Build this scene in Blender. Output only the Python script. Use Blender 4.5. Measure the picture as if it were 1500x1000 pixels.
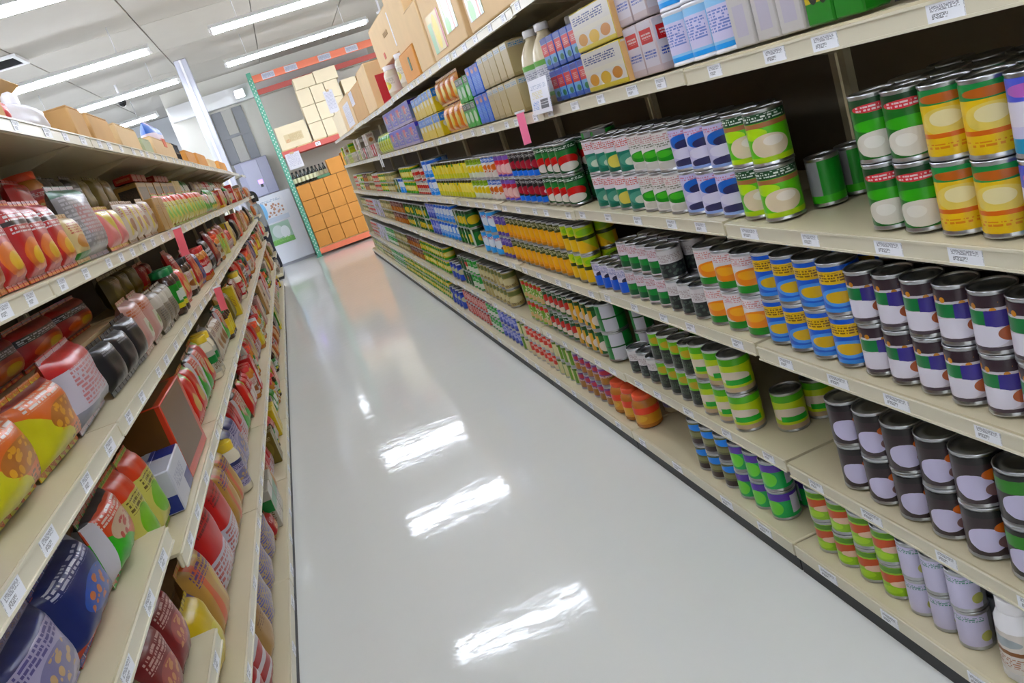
import bpy, math, random
from mathutils import Vector, Matrix
random.seed(7)
for o in list(bpy.data.objects): bpy.data.objects.remove(o)
scene = bpy.context.scene
COL = scene.collection
PI = math.pi

# ------------------------------------------------------------------ camera
CAM_H = 1.55
roll, pitch, yaw = math.radians(18.95), math.radians(14.82), math.radians(10.82)
fwd = Vector((math.sin(yaw)*math.cos(pitch), math.cos(yaw)*math.cos(pitch), -math.sin(pitch)))
right = Vector((math.cos(yaw), -math.sin(yaw), 0))
down = fwd.cross(right)
r2 = right*math.cos(roll) + down*math.sin(roll)
d2 = -right*math.sin(roll) + down*math.cos(roll)
cd = bpy.data.cameras.new('camera'); cam = bpy.data.objects.new('camera', cd); COL.objects.link(cam)
cd.sensor_width = 36; cd.lens = 1240/1500*36; cd.clip_start = .05; cd.clip_end = 100
rot = Matrix((r2, -d2, -fwd)).transposed()
cam.matrix_world = Matrix.Translation((0, 0, CAM_H)) @ rot.to_4x4()
scene.camera = cam

# ------------------------------------------------------------------ world, view
w = bpy.data.worlds.new('world'); scene.world = w; w.use_nodes = True
w.node_tree.nodes['Background'].inputs[0].default_value = (.9, .95, 1, 1)
w.node_tree.nodes['Background'].inputs[1].default_value = .25
vs = scene.view_settings
vs.view_transform = 'Standard'; vs.look = 'None'; vs.gamma = 1; vs.use_curve_mapping = False
vs.exposure = 0.34
TUBE = 27.0

# ------------------------------------------------------------------ materials
def lin(h):
    h = h.lstrip('#'); out = []
    for i in (0, 2, 4):
        c = int(h[i:i+2], 16)/255
        out.append(c/12.92 if c <= .04045 else ((c+.055)/1.055)**2.4)
    return (*out, 1)
MATS = {}
def mat(name, col, rough=.5, metal=0, emit=0, spec=.5, coat=0, bump=0, bscale=80, vary=0, vscale=6, alpha=1, trans=0):
    if name in MATS: return MATS[name]
    m = bpy.data.materials.new(name); m.use_nodes = True; nt = m.node_tree
    b = nt.nodes['Principled BSDF']; c = lin(col)
    b.inputs['Base Color'].default_value = c
    b.inputs['Roughness'].default_value = rough; b.inputs['Metallic'].default_value = metal
    b.inputs['Specular IOR Level'].default_value = spec
    b.inputs['Coat Weight'].default_value = coat; b.inputs['Coat Roughness'].default_value = .08
    if trans: b.inputs['Transmission Weight'].default_value = trans; b.inputs['IOR'].default_value = 1.2
    if alpha < 1: b.inputs['Alpha'].default_value = alpha
    if emit:
        b.inputs['Emission Color'].default_value = c; b.inputs['Emission Strength'].default_value = emit
    if vary or bump:
        tc = nt.nodes.new('ShaderNodeTexCoord')
    if vary:
        n = nt.nodes.new('ShaderNodeTexNoise'); n.inputs['Scale'].default_value = vscale; n.inputs['Detail'].default_value = 4
        nt.links.new(tc.outputs['Object'], n.inputs['Vector'])
        mx = nt.nodes.new('ShaderNodeMix'); mx.data_type = 'RGBA'
        mx.inputs[6].default_value = (*[x*(1-vary) for x in c[:3]], 1); mx.inputs[7].default_value = (*[min(1, x*(1+vary)) for x in c[:3]], 1)
        nt.links.new(n.outputs['Fac'], mx.inputs[0]); nt.links.new(mx.outputs[2], b.inputs['Base Color'])
    if bump:
        n2 = nt.nodes.new('ShaderNodeTexNoise'); n2.inputs['Scale'].default_value = bscale
        nt.links.new(tc.outputs['Object'], n2.inputs['Vector'])
        bp = nt.nodes.new('ShaderNodeBump'); bp.inputs['Strength'].default_value = bump; bp.inputs['Distance'].default_value = .01
        nt.links.new(n2.outputs['Fac'], bp.inputs['Height']); nt.links.new(bp.outputs[0], b.inputs['Normal'])
    MATS[name] = m
    return m

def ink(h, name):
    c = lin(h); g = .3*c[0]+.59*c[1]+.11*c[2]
    k, sat = (.6, 1.3) if name.startswith('pack_') else (.82, 1.2) if name.startswith('print_') else (1, 1)  # packet prints darkened to imitate the dim light on the left shelves
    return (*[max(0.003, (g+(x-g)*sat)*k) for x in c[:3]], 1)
def lab(name, base, layers, rough=.38, spec=.5, scale=(26, 11)):
    """printed design on UV: layers of (shape, u, v, half u, half v, colour); e ellipse, r rectangle, t small print, d dots, g diagonal"""
    if name in MATS: return MATS[name]
    m = bpy.data.materials.new(name); m.use_nodes = True; nt = m.node_tree; N = nt.nodes; L = nt.links
    b = N['Principled BSDF']; b.inputs['Roughness'].default_value = rough; b.inputs['Specular IOR Level'].default_value = spec
    uv = N.new('ShaderNodeTexCoord')
    fr = N.new('ShaderNodeVectorMath'); fr.operation = 'FRACTION'; L.new(uv.outputs['UV'], fr.inputs[0])
    P = fr.outputs[0]
    cur = None
    noise = None
    for ly in layers:
        s, u, v, hu, hv, col = ly
        sub = N.new('ShaderNodeVectorMath'); sub.operation = 'SUBTRACT'; sub.inputs[1].default_value = (u, v, 0); L.new(P, sub.inputs[0])
        mul = N.new('ShaderNodeVectorMath'); mul.operation = 'MULTIPLY'; mul.inputs[1].default_value = (1/hu, 1/hv, 0); L.new(sub.outputs[0], mul.inputs[0])
        if s == 'e':
            ln = N.new('ShaderNodeVectorMath'); ln.operation = 'LENGTH'; L.new(mul.outputs[0], ln.inputs[0]); val = ln.outputs['Value']
        elif s == 'g':
            dt = N.new('ShaderNodeVectorMath'); dt.operation = 'DOT_PRODUCT'; dt.inputs[1].default_value = (1, 1, 0); L.new(mul.outputs[0], dt.inputs[0]); val = dt.outputs['Value']
        else:
            ab = N.new('ShaderNodeVectorMath'); ab.operation = 'ABSOLUTE'; L.new(mul.outputs[0], ab.inputs[0])
            sp = N.new('ShaderNodeSeparateXYZ'); L.new(ab.outputs[0], sp.inputs[0])
            mxm = N.new('ShaderNodeMath'); mxm.operation = 'MAXIMUM'; L.new(sp.outputs[0], mxm.inputs[0]); L.new(sp.outputs[1], mxm.inputs[1]); val = mxm.outputs[0]
        lt = N.new('ShaderNodeMath'); lt.operation = 'LESS_THAN'; lt.inputs[1].default_value = 1; L.new(val, lt.inputs[0]); fac = lt.outputs[0]
        if s in 'td':
            sc = N.new('ShaderNodeVectorMath'); sc.operation = 'MULTIPLY'; L.new(P, sc.inputs[0])
            if s == 't':
                sc.inputs[1].default_value = (scale[0]*1.3, scale[1]*1.6, 1)
                s3 = N.new('ShaderNodeSeparateXYZ'); L.new(sc.outputs[0], s3.inputs[0])
                fl = N.new('ShaderNodeMath'); fl.operation = 'FLOOR'; L.new(s3.outputs[1], fl.inputs[0])
                m9 = N.new('ShaderNodeMath'); m9.operation = 'MULTIPLY'; m9.inputs[1].default_value = 7.3; L.new(fl.outputs[0], m9.inputs[0])
                cv = N.new('ShaderNodeCombineXYZ'); L.new(s3.outputs[0], cv.inputs[0]); L.new(m9.outputs[0], cv.inputs[1])
                n = N.new('ShaderNodeTexNoise'); n.inputs['Scale'].default_value = .8; n.inputs['Detail'].default_value = 0; L.new(cv.outputs[0], n.inputs['Vector'])
                th0 = N.new('ShaderNodeMath'); th0.operation = 'GREATER_THAN'; th0.inputs[1].default_value = .44; L.new(n.outputs['Fac'], th0.inputs[0])
                f2 = N.new('ShaderNodeMath'); f2.operation = 'FRACT'; L.new(s3.outputs[1], f2.inputs[0])
                l2 = N.new('ShaderNodeMath'); l2.operation = 'LESS_THAN'; l2.inputs[1].default_value = .6; L.new(f2.outputs[0], l2.inputs[0])
                th = N.new('ShaderNodeMath'); th.operation = 'MULTIPLY'; L.new(th0.outputs[0], th.inputs[0]); L.new(l2.outputs[0], th.inputs[1])
            else:
                sc.inputs[1].default_value = (scale[0]*.35, scale[1]*.7, 1)
                n = N.new('ShaderNodeTexVoronoi'); n.inputs['Scale'].default_value = 1; L.new(sc.outputs[0], n.inputs['Vector'])
                th = N.new('ShaderNodeMath'); th.operation = 'LESS_THAN'; th.inputs[1].default_value = .42; L.new(n.outputs['Distance'], th.inputs[0])
            ml = N.new('ShaderNodeMath'); ml.operation = 'MULTIPLY'; L.new(fac, ml.inputs[0]); L.new(th.outputs[0], ml.inputs[1]); fac = ml.outputs[0]
        mx = N.new('ShaderNodeMix'); mx.data_type = 'RGBA'; mx.inputs[7].default_value = ink(col, name)
        if cur is None: mx.inputs[6].default_value = ink(base, name)
        else: L.new(cur, mx.inputs[6])
        L.new(fac, mx.inputs[0]); cur = mx.outputs[2]
    if cur is None: b.inputs['Base Color'].default_value = ink(base, name)
    else: L.new(cur, b.inputs['Base Color'])
    MATS[name] = m
    return m

# ------------------------------------------------------------------ mesh helpers
class MB:
    def __init__(s): s.v = []; s.f = []; s.uv = []; s.mi = []; s.sm = []
    def face(s, idx, uv=None, mi=0, sm=False):
        s.f.append(tuple(idx)); s.uv.append(uv if uv else [(0.5, 0.5)]*len(idx)); s.mi.append(mi); s.sm.append(sm)
    def box(s, x0, x1, y0, y1, z0, z1, b=0.0, mi=0):
        if x0 > x1: x0, x1 = x1, x0
        if y0 > y1: y0, y1 = y1, y0
        if z0 > z1: z0, z1 = z1, z0
        mn = (x0, y0, z0); mx = (x1, y1, z1)
        o = len(s.v)
        if b <= 0:
            for k in range(8): s.v.append((mx[0] if k & 1 else mn[0], mx[1] if k & 2 else mn[1], mx[2] if k & 4 else mn[2]))
            Q = [(0, 1, 5, 4), (1, 3, 7, 5), (3, 2, 6, 7), (2, 0, 4, 6), (4, 5, 7, 6), (2, 3, 1, 0)]
            for q in Q: s.face([o+i for i in q], [(0, 0), (1, 0), (1, 1), (0, 1)], mi)
            return
        b = min(b, (x1-x0)*.49, (y1-y0)*.49, (z1-z0)*.49)
        def vid(k, a): return o+k*3+a
        for k in range(8):
            c = [mx[i] if k >> i & 1 else mn[i] for i in range(3)]
            n = [-1 if k >> i & 1 else 1 for i in range(3)]
            for a in range(3):
                p = [c[i]+(0 if i == a else n[i]*b) for i in range(3)]
                s.v.append(tuple(p))
        Q = [((0, 1, 5, 4), 1), ((1, 3, 7, 5), 0), ((3, 2, 6, 7), 1), ((2, 0, 4, 6), 0), ((4, 5, 7, 6), 2), ((2, 3, 1, 0), 2)]
        for q, a in Q: s.face([vid(k, a) for k in q], [(0, 0), (1, 0), (1, 1), (0, 1)], mi)
        seen = set()
        for q, a in Q:
            for i in range(4):
                k0, k1 = q[i], q[(i+1) % 4]
                e = (min(k0, k1), max(k0, k1))
                if e in seen: continue
                seen.add(e)
                ax = {1: 0, 2: 1, 4: 2}[k0 ^ k1]
                other = 3-ax-a
                u0 = .02 if True else 0
                s.face([vid(k1, a), vid(k0, a), vid(k0, other), vid(k1, other)], [(.02, .02)]*4, mi, True)
        for k in range(8):
            tri = [vid(k, 0), vid(k, 1), vid(k, 2)]
            neg = bin(7-k).count('1') % 2
            s.face(tri if not neg else tri[::-1], [(.02, .02)]*3, mi, True)
    def lathe(s, prof, n=16, rep=2, c=(0, 0), mi=0, capb=True, capt=True, smooth=True, ph=0):
        o = len(s.v); zmin = prof[0][1]; zmax = prof[-1][1]; H = max(1e-6, max(p[1] for p in prof)-min(p[1] for p in prof)); zb = min(p[1] for p in prof)
        for r, z in prof:
            for i in range(n):
                a = 2*PI*i/n+ph
                s.v.append((c[0]+r*math.cos(a), c[1]+r*math.sin(a), z))
        for j in range(len(prof)-1):
            for i in range(n):
                i2 = (i+1) % n
                u0, u1 = i/n*rep, (i+1)/n*rep
                v0, v1 = (prof[j][1]-zb)/H*.998+.001, (prof[j+1][1]-zb)/H*.998+.001
                s.face([o+j*n+i, o+j*n+i2, o+(j+1)*n+i2, o+(j+1)*n+i], [(u0, v0), (u1, v0), (u1, v1), (u0, v1)], mi, smooth)
        if capb and prof[0][0] > 1e-5: s.face([o+i for i in range(n)][::-1], None, mi)
        if capt and prof[-1][0] > 1e-5: s.face([o+(len(prof)-1)*n+i for i in range(n)], None, mi)
    def tube(s, p0, p1, r, n=8, mi=0):
        p0 = Vector(p0); p1 = Vector(p1); d = (p1-p0).normalized()
        a = d.orthogonal().normalized(); b = d.cross(a); o = len(s.v)
        for p in (p0, p1):
            for i in range(n):
                t = 2*PI*i/n; s.v.append(tuple(p+a*r*math.cos(t)+b*r*math.sin(t)))
        for i in range(n):
            i2 = (i+1) % n; s.face([o+i, o+i2, o+n+i2, o+n+i], None, mi, True)
        s.face([o+i for i in range(n)][::-1], None, mi); s.face([o+n+i for i in range(n)], None, mi)
    def quad(s, a, b, c, d, mi=0):
        o = len(s.v); s.v += [a, b, c, d]; s.face([o, o+1, o+2, o+3], [(0, 0), (1, 0), (1, 1), (0, 1)], mi)
    def mesh(s, name, mats):
        m = bpy.data.meshes.new(name); m.from_pydata(s.v, [], s.f)
        l = m.uv_layers.new(name='UVMap'); flat = []
        for u in s.uv:
            for p in u: flat += p
        l.data.foreach_set('uv', flat)
        m.polygons.foreach_set('material_index', s.mi); m.polygons.foreach_set('use_smooth', s.sm)
        for k in mats: m.materials.append(k)
        m.update()
        return m
def link(name, data, parent=None, loc=(0, 0, 0), rz=0, **props):
    o = bpy.data.objects.new(name, data); COL.objects.link(o)
    o.location = loc
    if rz: o.rotation_euler = (0, 0, rz)
    if parent: o.parent = parent
    for k, v in props.items(): o[k] = v
    return o
CACHE = {}
def cached(key, fn):
    if key not in CACHE: CACHE[key] = fn()
    return CACHE[key]
def boxmesh(name, m, *dims, b=0):
    mb = MB(); mb.box(*dims, b=b); return mb.mesh(name, [m])
def bx(name, m, *dims, parent=None, b=0, **props):
    """box given in world (or parent) coordinates, origin at its base centre"""
    x0, x1, y0, y1, z0, z1 = dims
    c = ((x0+x1)/2, (y0+y1)/2, z0)
    return link(name, boxmesh(name, m, x0-c[0], x1-c[0], y0-c[1], y1-c[1], 0, z1-z0, b=b), parent, c, **props)
ONES = ['', 'first', 'second', 'third', 'fourth', 'fifth', 'sixth', 'seventh', 'eighth', 'ninth', 'tenth', 'eleventh', 'twelfth', 'thirteenth', 'fourteenth', 'fifteenth', 'sixteenth', 'seventeenth', 'eighteenth', 'nineteenth']
def ordn(n):
    if n < 20: return ONES[n]
    t, u = divmod(n, 10)
    return (['', '', 'twentieth', 'thirtieth', 'fortieth', 'fiftieth'][t] if u == 0 else ['', '', 'twenty', 'thirty', 'forty', 'fifty'][t]+'-'+ONES[u])
S = dict(kind='structure')

# ------------------------------------------------------------------ surface materials
def floor_mat():
    m = mat('polished_vinyl', '#e2e3de', rough=.075, spec=.22, vary=.04, vscale=.9)
    nt = m.node_tree; b = nt.nodes['Principled BSDF']
    b.inputs['Coat Weight'].default_value = .0; b.inputs['Coat Roughness'].default_value = .06
    tc = nt.nodes.new('ShaderNodeTexCoord'); n = nt.nodes.new('ShaderNodeTexNoise'); n.inputs['Scale'].default_value = 9; n.inputs['Detail'].default_value = 3
    nt.links.new(tc.outputs['Object'], n.inputs['Vector'])
    bp = nt.nodes.new('ShaderNodeBump'); bp.inputs['Strength'].default_value = .1; bp.inputs['Distance'].default_value = .01
    nt.links.new(n.outputs['Fac'], bp.inputs['Height']); nt.links.new(bp.outputs[0], b.inputs['Normal']); nt.links.new(bp.outputs[0], b.inputs['Coat Normal'])
    return m
M_floor = floor_mat()
M_ceil = mat('ceiling_board', '#c4bfb7', .85, vary=.04, vscale=3)
M_seam = mat('ceiling_seam', '#8f8c86', .7)
M_wall = mat('wall_paint', '#dedbd2', .7)
M_wallw = mat('wall_white', '#cfd1d4', .6)
M_beige = mat('beige_enamel', '#c9be9e', .38, spec=.5, vary=.04, vscale=5)
M_rail = mat('rail_cream', '#d6cfb8', .3, spec=.6)
M_back = mat('back_panel_shaded', '#6b6150', .6)  # beige back coloured darker to stand in for shade inside the shelves
M_kick = mat('black_kick', '#17171a', .5)
M_tin = mat('tin', '#b9bbbf', .28, metal=1)
M_tinlid = mat('tin_lid', '#9da0a4', .33, metal=1)
M_white = mat('white_paint', '#f0f0f2', .45)
M_tube = mat('lit_tube', '#ecf3ff', .3, emit=TUBE)
M_card = mat('cardboard', '#c79c63', .75, vary=.1, vscale=7)
M_card2 = mat('cardboard_pale', '#d9b98a', .75, vary=.08, vscale=7)
M_card3 = mat('cardboard_orange', '#d08d3c', .7, vary=.1, vscale=5)
M_cream = mat('cardboard_cream', '#efdfbe', .75, vary=.06, vscale=5)
M_tape = mat('packing_tape', '#c9a878', .25)
M_tag = lab('price_tag', '#eef0f6', [('t', .5, .7, .4, .16, '#5a5a66'), ('t', .35, .3, .22, .14, '#24242c')], .4)
M_pink = mat('pink_flag', '#ff7fa6', .5)
M_coral = mat('coral_flag', '#ff6f7c', .5)
M_dark = mat('dark_grey', '#26262a', .5)
M_orange = mat('rack_orange', '#f2825f', .45)
M_red = mat('rack_red', '#cf5f55', .5)
M_plasticw = mat('white_plastic', '#eceaf0', .35)

# ------------------------------------------------------------------ room shell
ZC = 3.9
bx('floor', M_floor, -9, 8, -5, 23, -.1, 0, label='pale polished shop floor with light reflections', category='floor', **S)
ceil = bx('ceiling', M_seam, -9, 8, -5, 23, ZC+.02, ZC+.12, label='off-white panelled ceiling with thin dark seams', category='ceiling', **S)
tile = boxmesh('ceiling_panel', M_ceil, -.694, .694, -1.044, 1.044, 0, .03, b=.006)
for i in range(12):
    for j in range(13):
        x = -9.3+1.4*i+1.4*.5; y = -4.2+2.1*j+.3
        link('ceiling_panel', tile, ceil, (x+.5, y-9, ZC-(ZC+.02)-.012+.002))
bx('wall_right', M_wall, 8, 8.2, -5, 23, 0, 4.1, label='plain wall far beyond the right shelves', category='wall', **S)
bx('wall_left', M_wallw, -9.2, -9, -5, 23, 0, 4.1, label='plain white wall far beyond the left shelves', category='wall', **S)
bx('wall_front', M_wall, -9, 8, -5.2, -5, 0, 4.1, label='plain wall behind the viewer', category='wall', **S)
bx('wall_back', M_wall, -1.55, 8, 18.4, 18.6, 0, 4.02, label='pale far wall behind the pallet rack', category='wall', **S)
bx('wall_recess', M_wallw, -9, -1.55, 22.8, 23, 0, 4.02, label='bright white wall deep beyond the left shelves', category='wall', **S)
bx('wall_return', M_wallw, -1.55, -1.4, 18.6, 22.8, 0, 4.02, label='white return wall at the far left corner', category='wall', **S)
bx('trim_1', M_white, -1.5, 2.6, 18.2, 18.395, 3.3, 3.6, b=.01, label='white boxed soffit high on the far wall', category='trim', **S)
bx('trim_2', M_white, -.98, -.8, 18.25, 18.395, 0, 3.29, b=.01, label='white upright trim on far wall beside the grey panels', category='trim', **S)

# ------------------------------------------------------------------ fluorescent lights
TUBE_MESH = None
def fixture(xc, yc, tag, L=2.34, z=3.5):
    t = link('ceiling_light', None, None, (xc, yc, z), label=tag, category='ceiling light', group='hanging fluorescent lights')
    def hm():
        mb = MB()
        prof = [(-.1, .03), (-.035, .085), (.035, .085), (.1, .03)]
        o = len(mb.v)
        for x in (-L/2, L/2):
            for y, zz in prof: mb.v.append((x, y, zz))
        for i in range(3): mb.face([o+i, o+i+1, o+4+i+1, o+4+i])
        mb.face([o+3, o, o+4, o+7]); mb.face([o, o+1, o+2, o+3][::-1]); mb.face([o+4, o+5, o+6, o+7])
        return mb.mesh('housing', [M_white])
    link('housing', cached('housing', hm), t)
    def tm():
        mb = MB(); mb.tube((-L/2+.03, 0, 0), (L/2-.03, 0, 0), .028, 10); return mb.mesh('tube', [M_tube])
    for y in (-.052, .052): link('tube', cached('tubem', tm), t, (0, y, .006))
    def em(): return boxmesh('end_cap', M_white, -.02, .02, -.09, .09, -.016, .04, b=.004)
    for x in (-L/2+.01, L/2-.01): link('end_cap', cached('endcap', em), t, (x, 0, 0))
    def wm():
        mb = MB(); mb.tube((0, 0, .085), (0, 0, ZC-z-.012), .006, 6); return mb.mesh('suspension_wire', [M_white])
    for x in (-.8, .8): link('suspension_wire', cached('wire', wm), t, (x, 0, 0))
rows = [(-2.4, 'behind the viewer'), (1.0, 'overhead'), (4.5, 'nearest row'), (7.95, 'second row'), (11.4, 'third row'), (14.45, 'fourth row'), (18.0, 'fifth row'), (21.2, 'last row')]
cols = [(-8.05, 'far left'), (-5.05, 'left'), (-2.02, 'just left of aisle'), (1.05, 'above aisle'), (4.1, 'right'), (6.7, 'far right')]
for y, rn in rows:
    for x, cn in cols:
        if y > 18.1 and x > -2.5: continue
        if y > 17 and x > -1: continue
        if y in (18.0,) and x > -3 : x = -2.85
        fixture(x, y, 'hanging white twin-tube fluorescent light, %s, %s' % (rn, cn))
# short lit batten on the soffit of the far wall
t = link('wall_light', None, None, (-.1, 18.1, 3.36), label='short bright batten light on far wall soffit left of rack', category='wall light')
link('housing', boxmesh('housing', M_white, -.1, .1, -.04, .095, -.02, .16, b=.01), t)
mb = MB(); mb.tube((-.07, -.07, .05), (.07, -.07, .05), .03, 10); link('tube', mb.mesh('tube', [M_tube]), t)

# ------------------------------------------------------------------ gondola shelving
XR, XL = 1.045, -.55
RZ = dict(R1=1.855, R2=1.455, R3=1.04, R4=.685, R5=.312)        # underside of each shelf lip
LZ = dict(L1=1.865, L2=1.475, L3=1.125, L4=.77, L5=.38)
LIP = .042
def gondola(side, y0, y1, levels, label, grp, depth=.47, tags=True, k=0):
    s = 1 if side == 'R' else -1
    xf = XR if side == 'R' else XL
    root = link('gondola_shelving', None, None, (xf+s*depth, (y0+y1)/2, 0), label=label, category='shelving', group=grp)
    W = y1-y0
    def P(name, m, d0, d1, ya, yb, za, zb, parent=root, b=0, key=None):
        # d: distance from front edge into the shelf
        xa, xb = s*(d0-depth), s*(d1-depth)
        return link(name, boxmesh(name, m, min(xa, xb), max(xa, xb), ya-W/2, yb-W/2, za, zb, b=b), parent)
    base0 = -.045 if side == 'R' else -.004
    P('back_panel', M_back, depth-.012, depth, .02, W-.02, .12, 1.885)
    for yy in (.004, W-.03): P('upright', M_beige, depth-.035, depth-.012, yy, yy+.026, 0, 1.89)
    P('kick_plate', M_kick, base0+.006, depth, .002, W-.002, 0, .04)
    bd = P('base_deck', M_beige, base0, depth-.036, .002, W-.002, .048, .1, b=.005)
    rng = random.Random(int(y0*100)+(5 if side == 'R' else 9))
    def tagrow(parent, z, xface, n):
        for i in range(n):
            ty = W*(i+.3+.4*rng.random())/n; tw = .028+.012*rng.random()
            xa = s*(xface-depth)
            link('price_tag', cached(('tag', round(tw, 2)), lambda: boxmesh('price_tag', M_tag, -tw, tw, -.001, .001, 0, .03)), parent, (xa, ty-W/2, z), rz=-PI/2*s)
    tagrow(bd, .06, base0-.0052, 4 if tags else 2)
    rl = P('price_rail', M_rail, base0-.004, base0, .004, W-.004, .056, .096, parent=bd); 
    for name, z in levels:
        # a shelf: pan with rolled front lip, price rail and two brackets
        mb = MB()
        xa, xb = -depth*s, -.038*s
        mb.box(min(xa, xb), max(xa, xb), -W/2+.002, W/2-.002, z+LIP-.008, z+LIP, b=0)
        xc = s*(.012-depth)
        mb.box(min(xa, xc), max(xa, xc), -W/2+.002, W/2-.002, z, z+LIP-.001, b=.004)
        mb.box(-s*.05-.004, -s*.05+.004, -W/2+.002, W/2-.002, z+LIP-.03, z+LIP-.008)
        sh = link('shelf', mb.mesh('shelf', [M_beige]), root)
        dz = rng.choice((0, 0, -.004))
        mb = MB(); xa, xb = s*(-.006-depth), s*(-.0005-depth)
        mb.box(min(xa, xb), max(xa, xb), -W/2+.006, W/2-.006, z+.002+dz, z+.007+dz)
        mb.box(min(xa, xb), max(xa, xb), -W/2+.006, W/2-.006, z+LIP-.006+dz, z+LIP-.001+dz)
        xa = s*(-.0025-depth)
        mb.box(min(xa, xb), max(xa, xb), -W/2+.006, W/2-.006, z+.007+dz, z+LIP-.006+dz)
        link('price_rail', mb.mesh('price_rail', [M_rail]), sh)
        tagrow(sh, z+.007+dz, -.0035, 5)
        for yy in (-W/2+.006, W/2-.014):
            mb = MB(); o = 0
            a = (-s*.036, yy, z+LIP-.009); b2 = (-s*(depth-.06), yy, z+LIP-.009); c = (-s*.036, yy, z-.05)
            mb.v += [a, b2, c, (a[0], yy+.006, a[2]), (b2[0], yy+.006, b2[2]), (c[0], yy+.006, c[2])]
            for q in ((0, 1, 2), (5, 4, 3), (0, 3, 4, 1), (1, 4, 5, 2), (2, 5, 3, 0)): mb.face(q)
            link('bracket', mb.mesh('bracket', [M_beige]), sh)
    return root
secR = [.84-1.22+1.22*i for i in range(12)]
for i, y in enumerate(secR):
    gondola('R', y+.0015, y+1.2185, [(k, z+.004*((i*7) % 3-1)*(k != 'R2')) for k, z in RZ.items()], 'beige steel shelving unit on right of aisle, %s from front' % ordn(i+1), 'right-hand gondola units')
secL = secR+[15.48]
for i, y in enumerate(secL):
    lv = dict(LZ)
    if y < 1.0: lv['L4'] = .85; lv['L5'] = .555
    gondola('L', y+.0015, y+1.2185, list(lv.items()), 'beige steel shelving unit on left of aisle, %s from front' % ordn(i+1), 'left-hand gondola units', k=1)
YEND_R = secR[-1]+1.22; YEND_L = YEND_R
bx('end_panel', M_beige, XR+.01, XR+.47, YEND_R+.002, YEND_R+.03, 0, 1.5, b=.004, label='beige end panel closing the far end of right shelving', category='panel')
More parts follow.
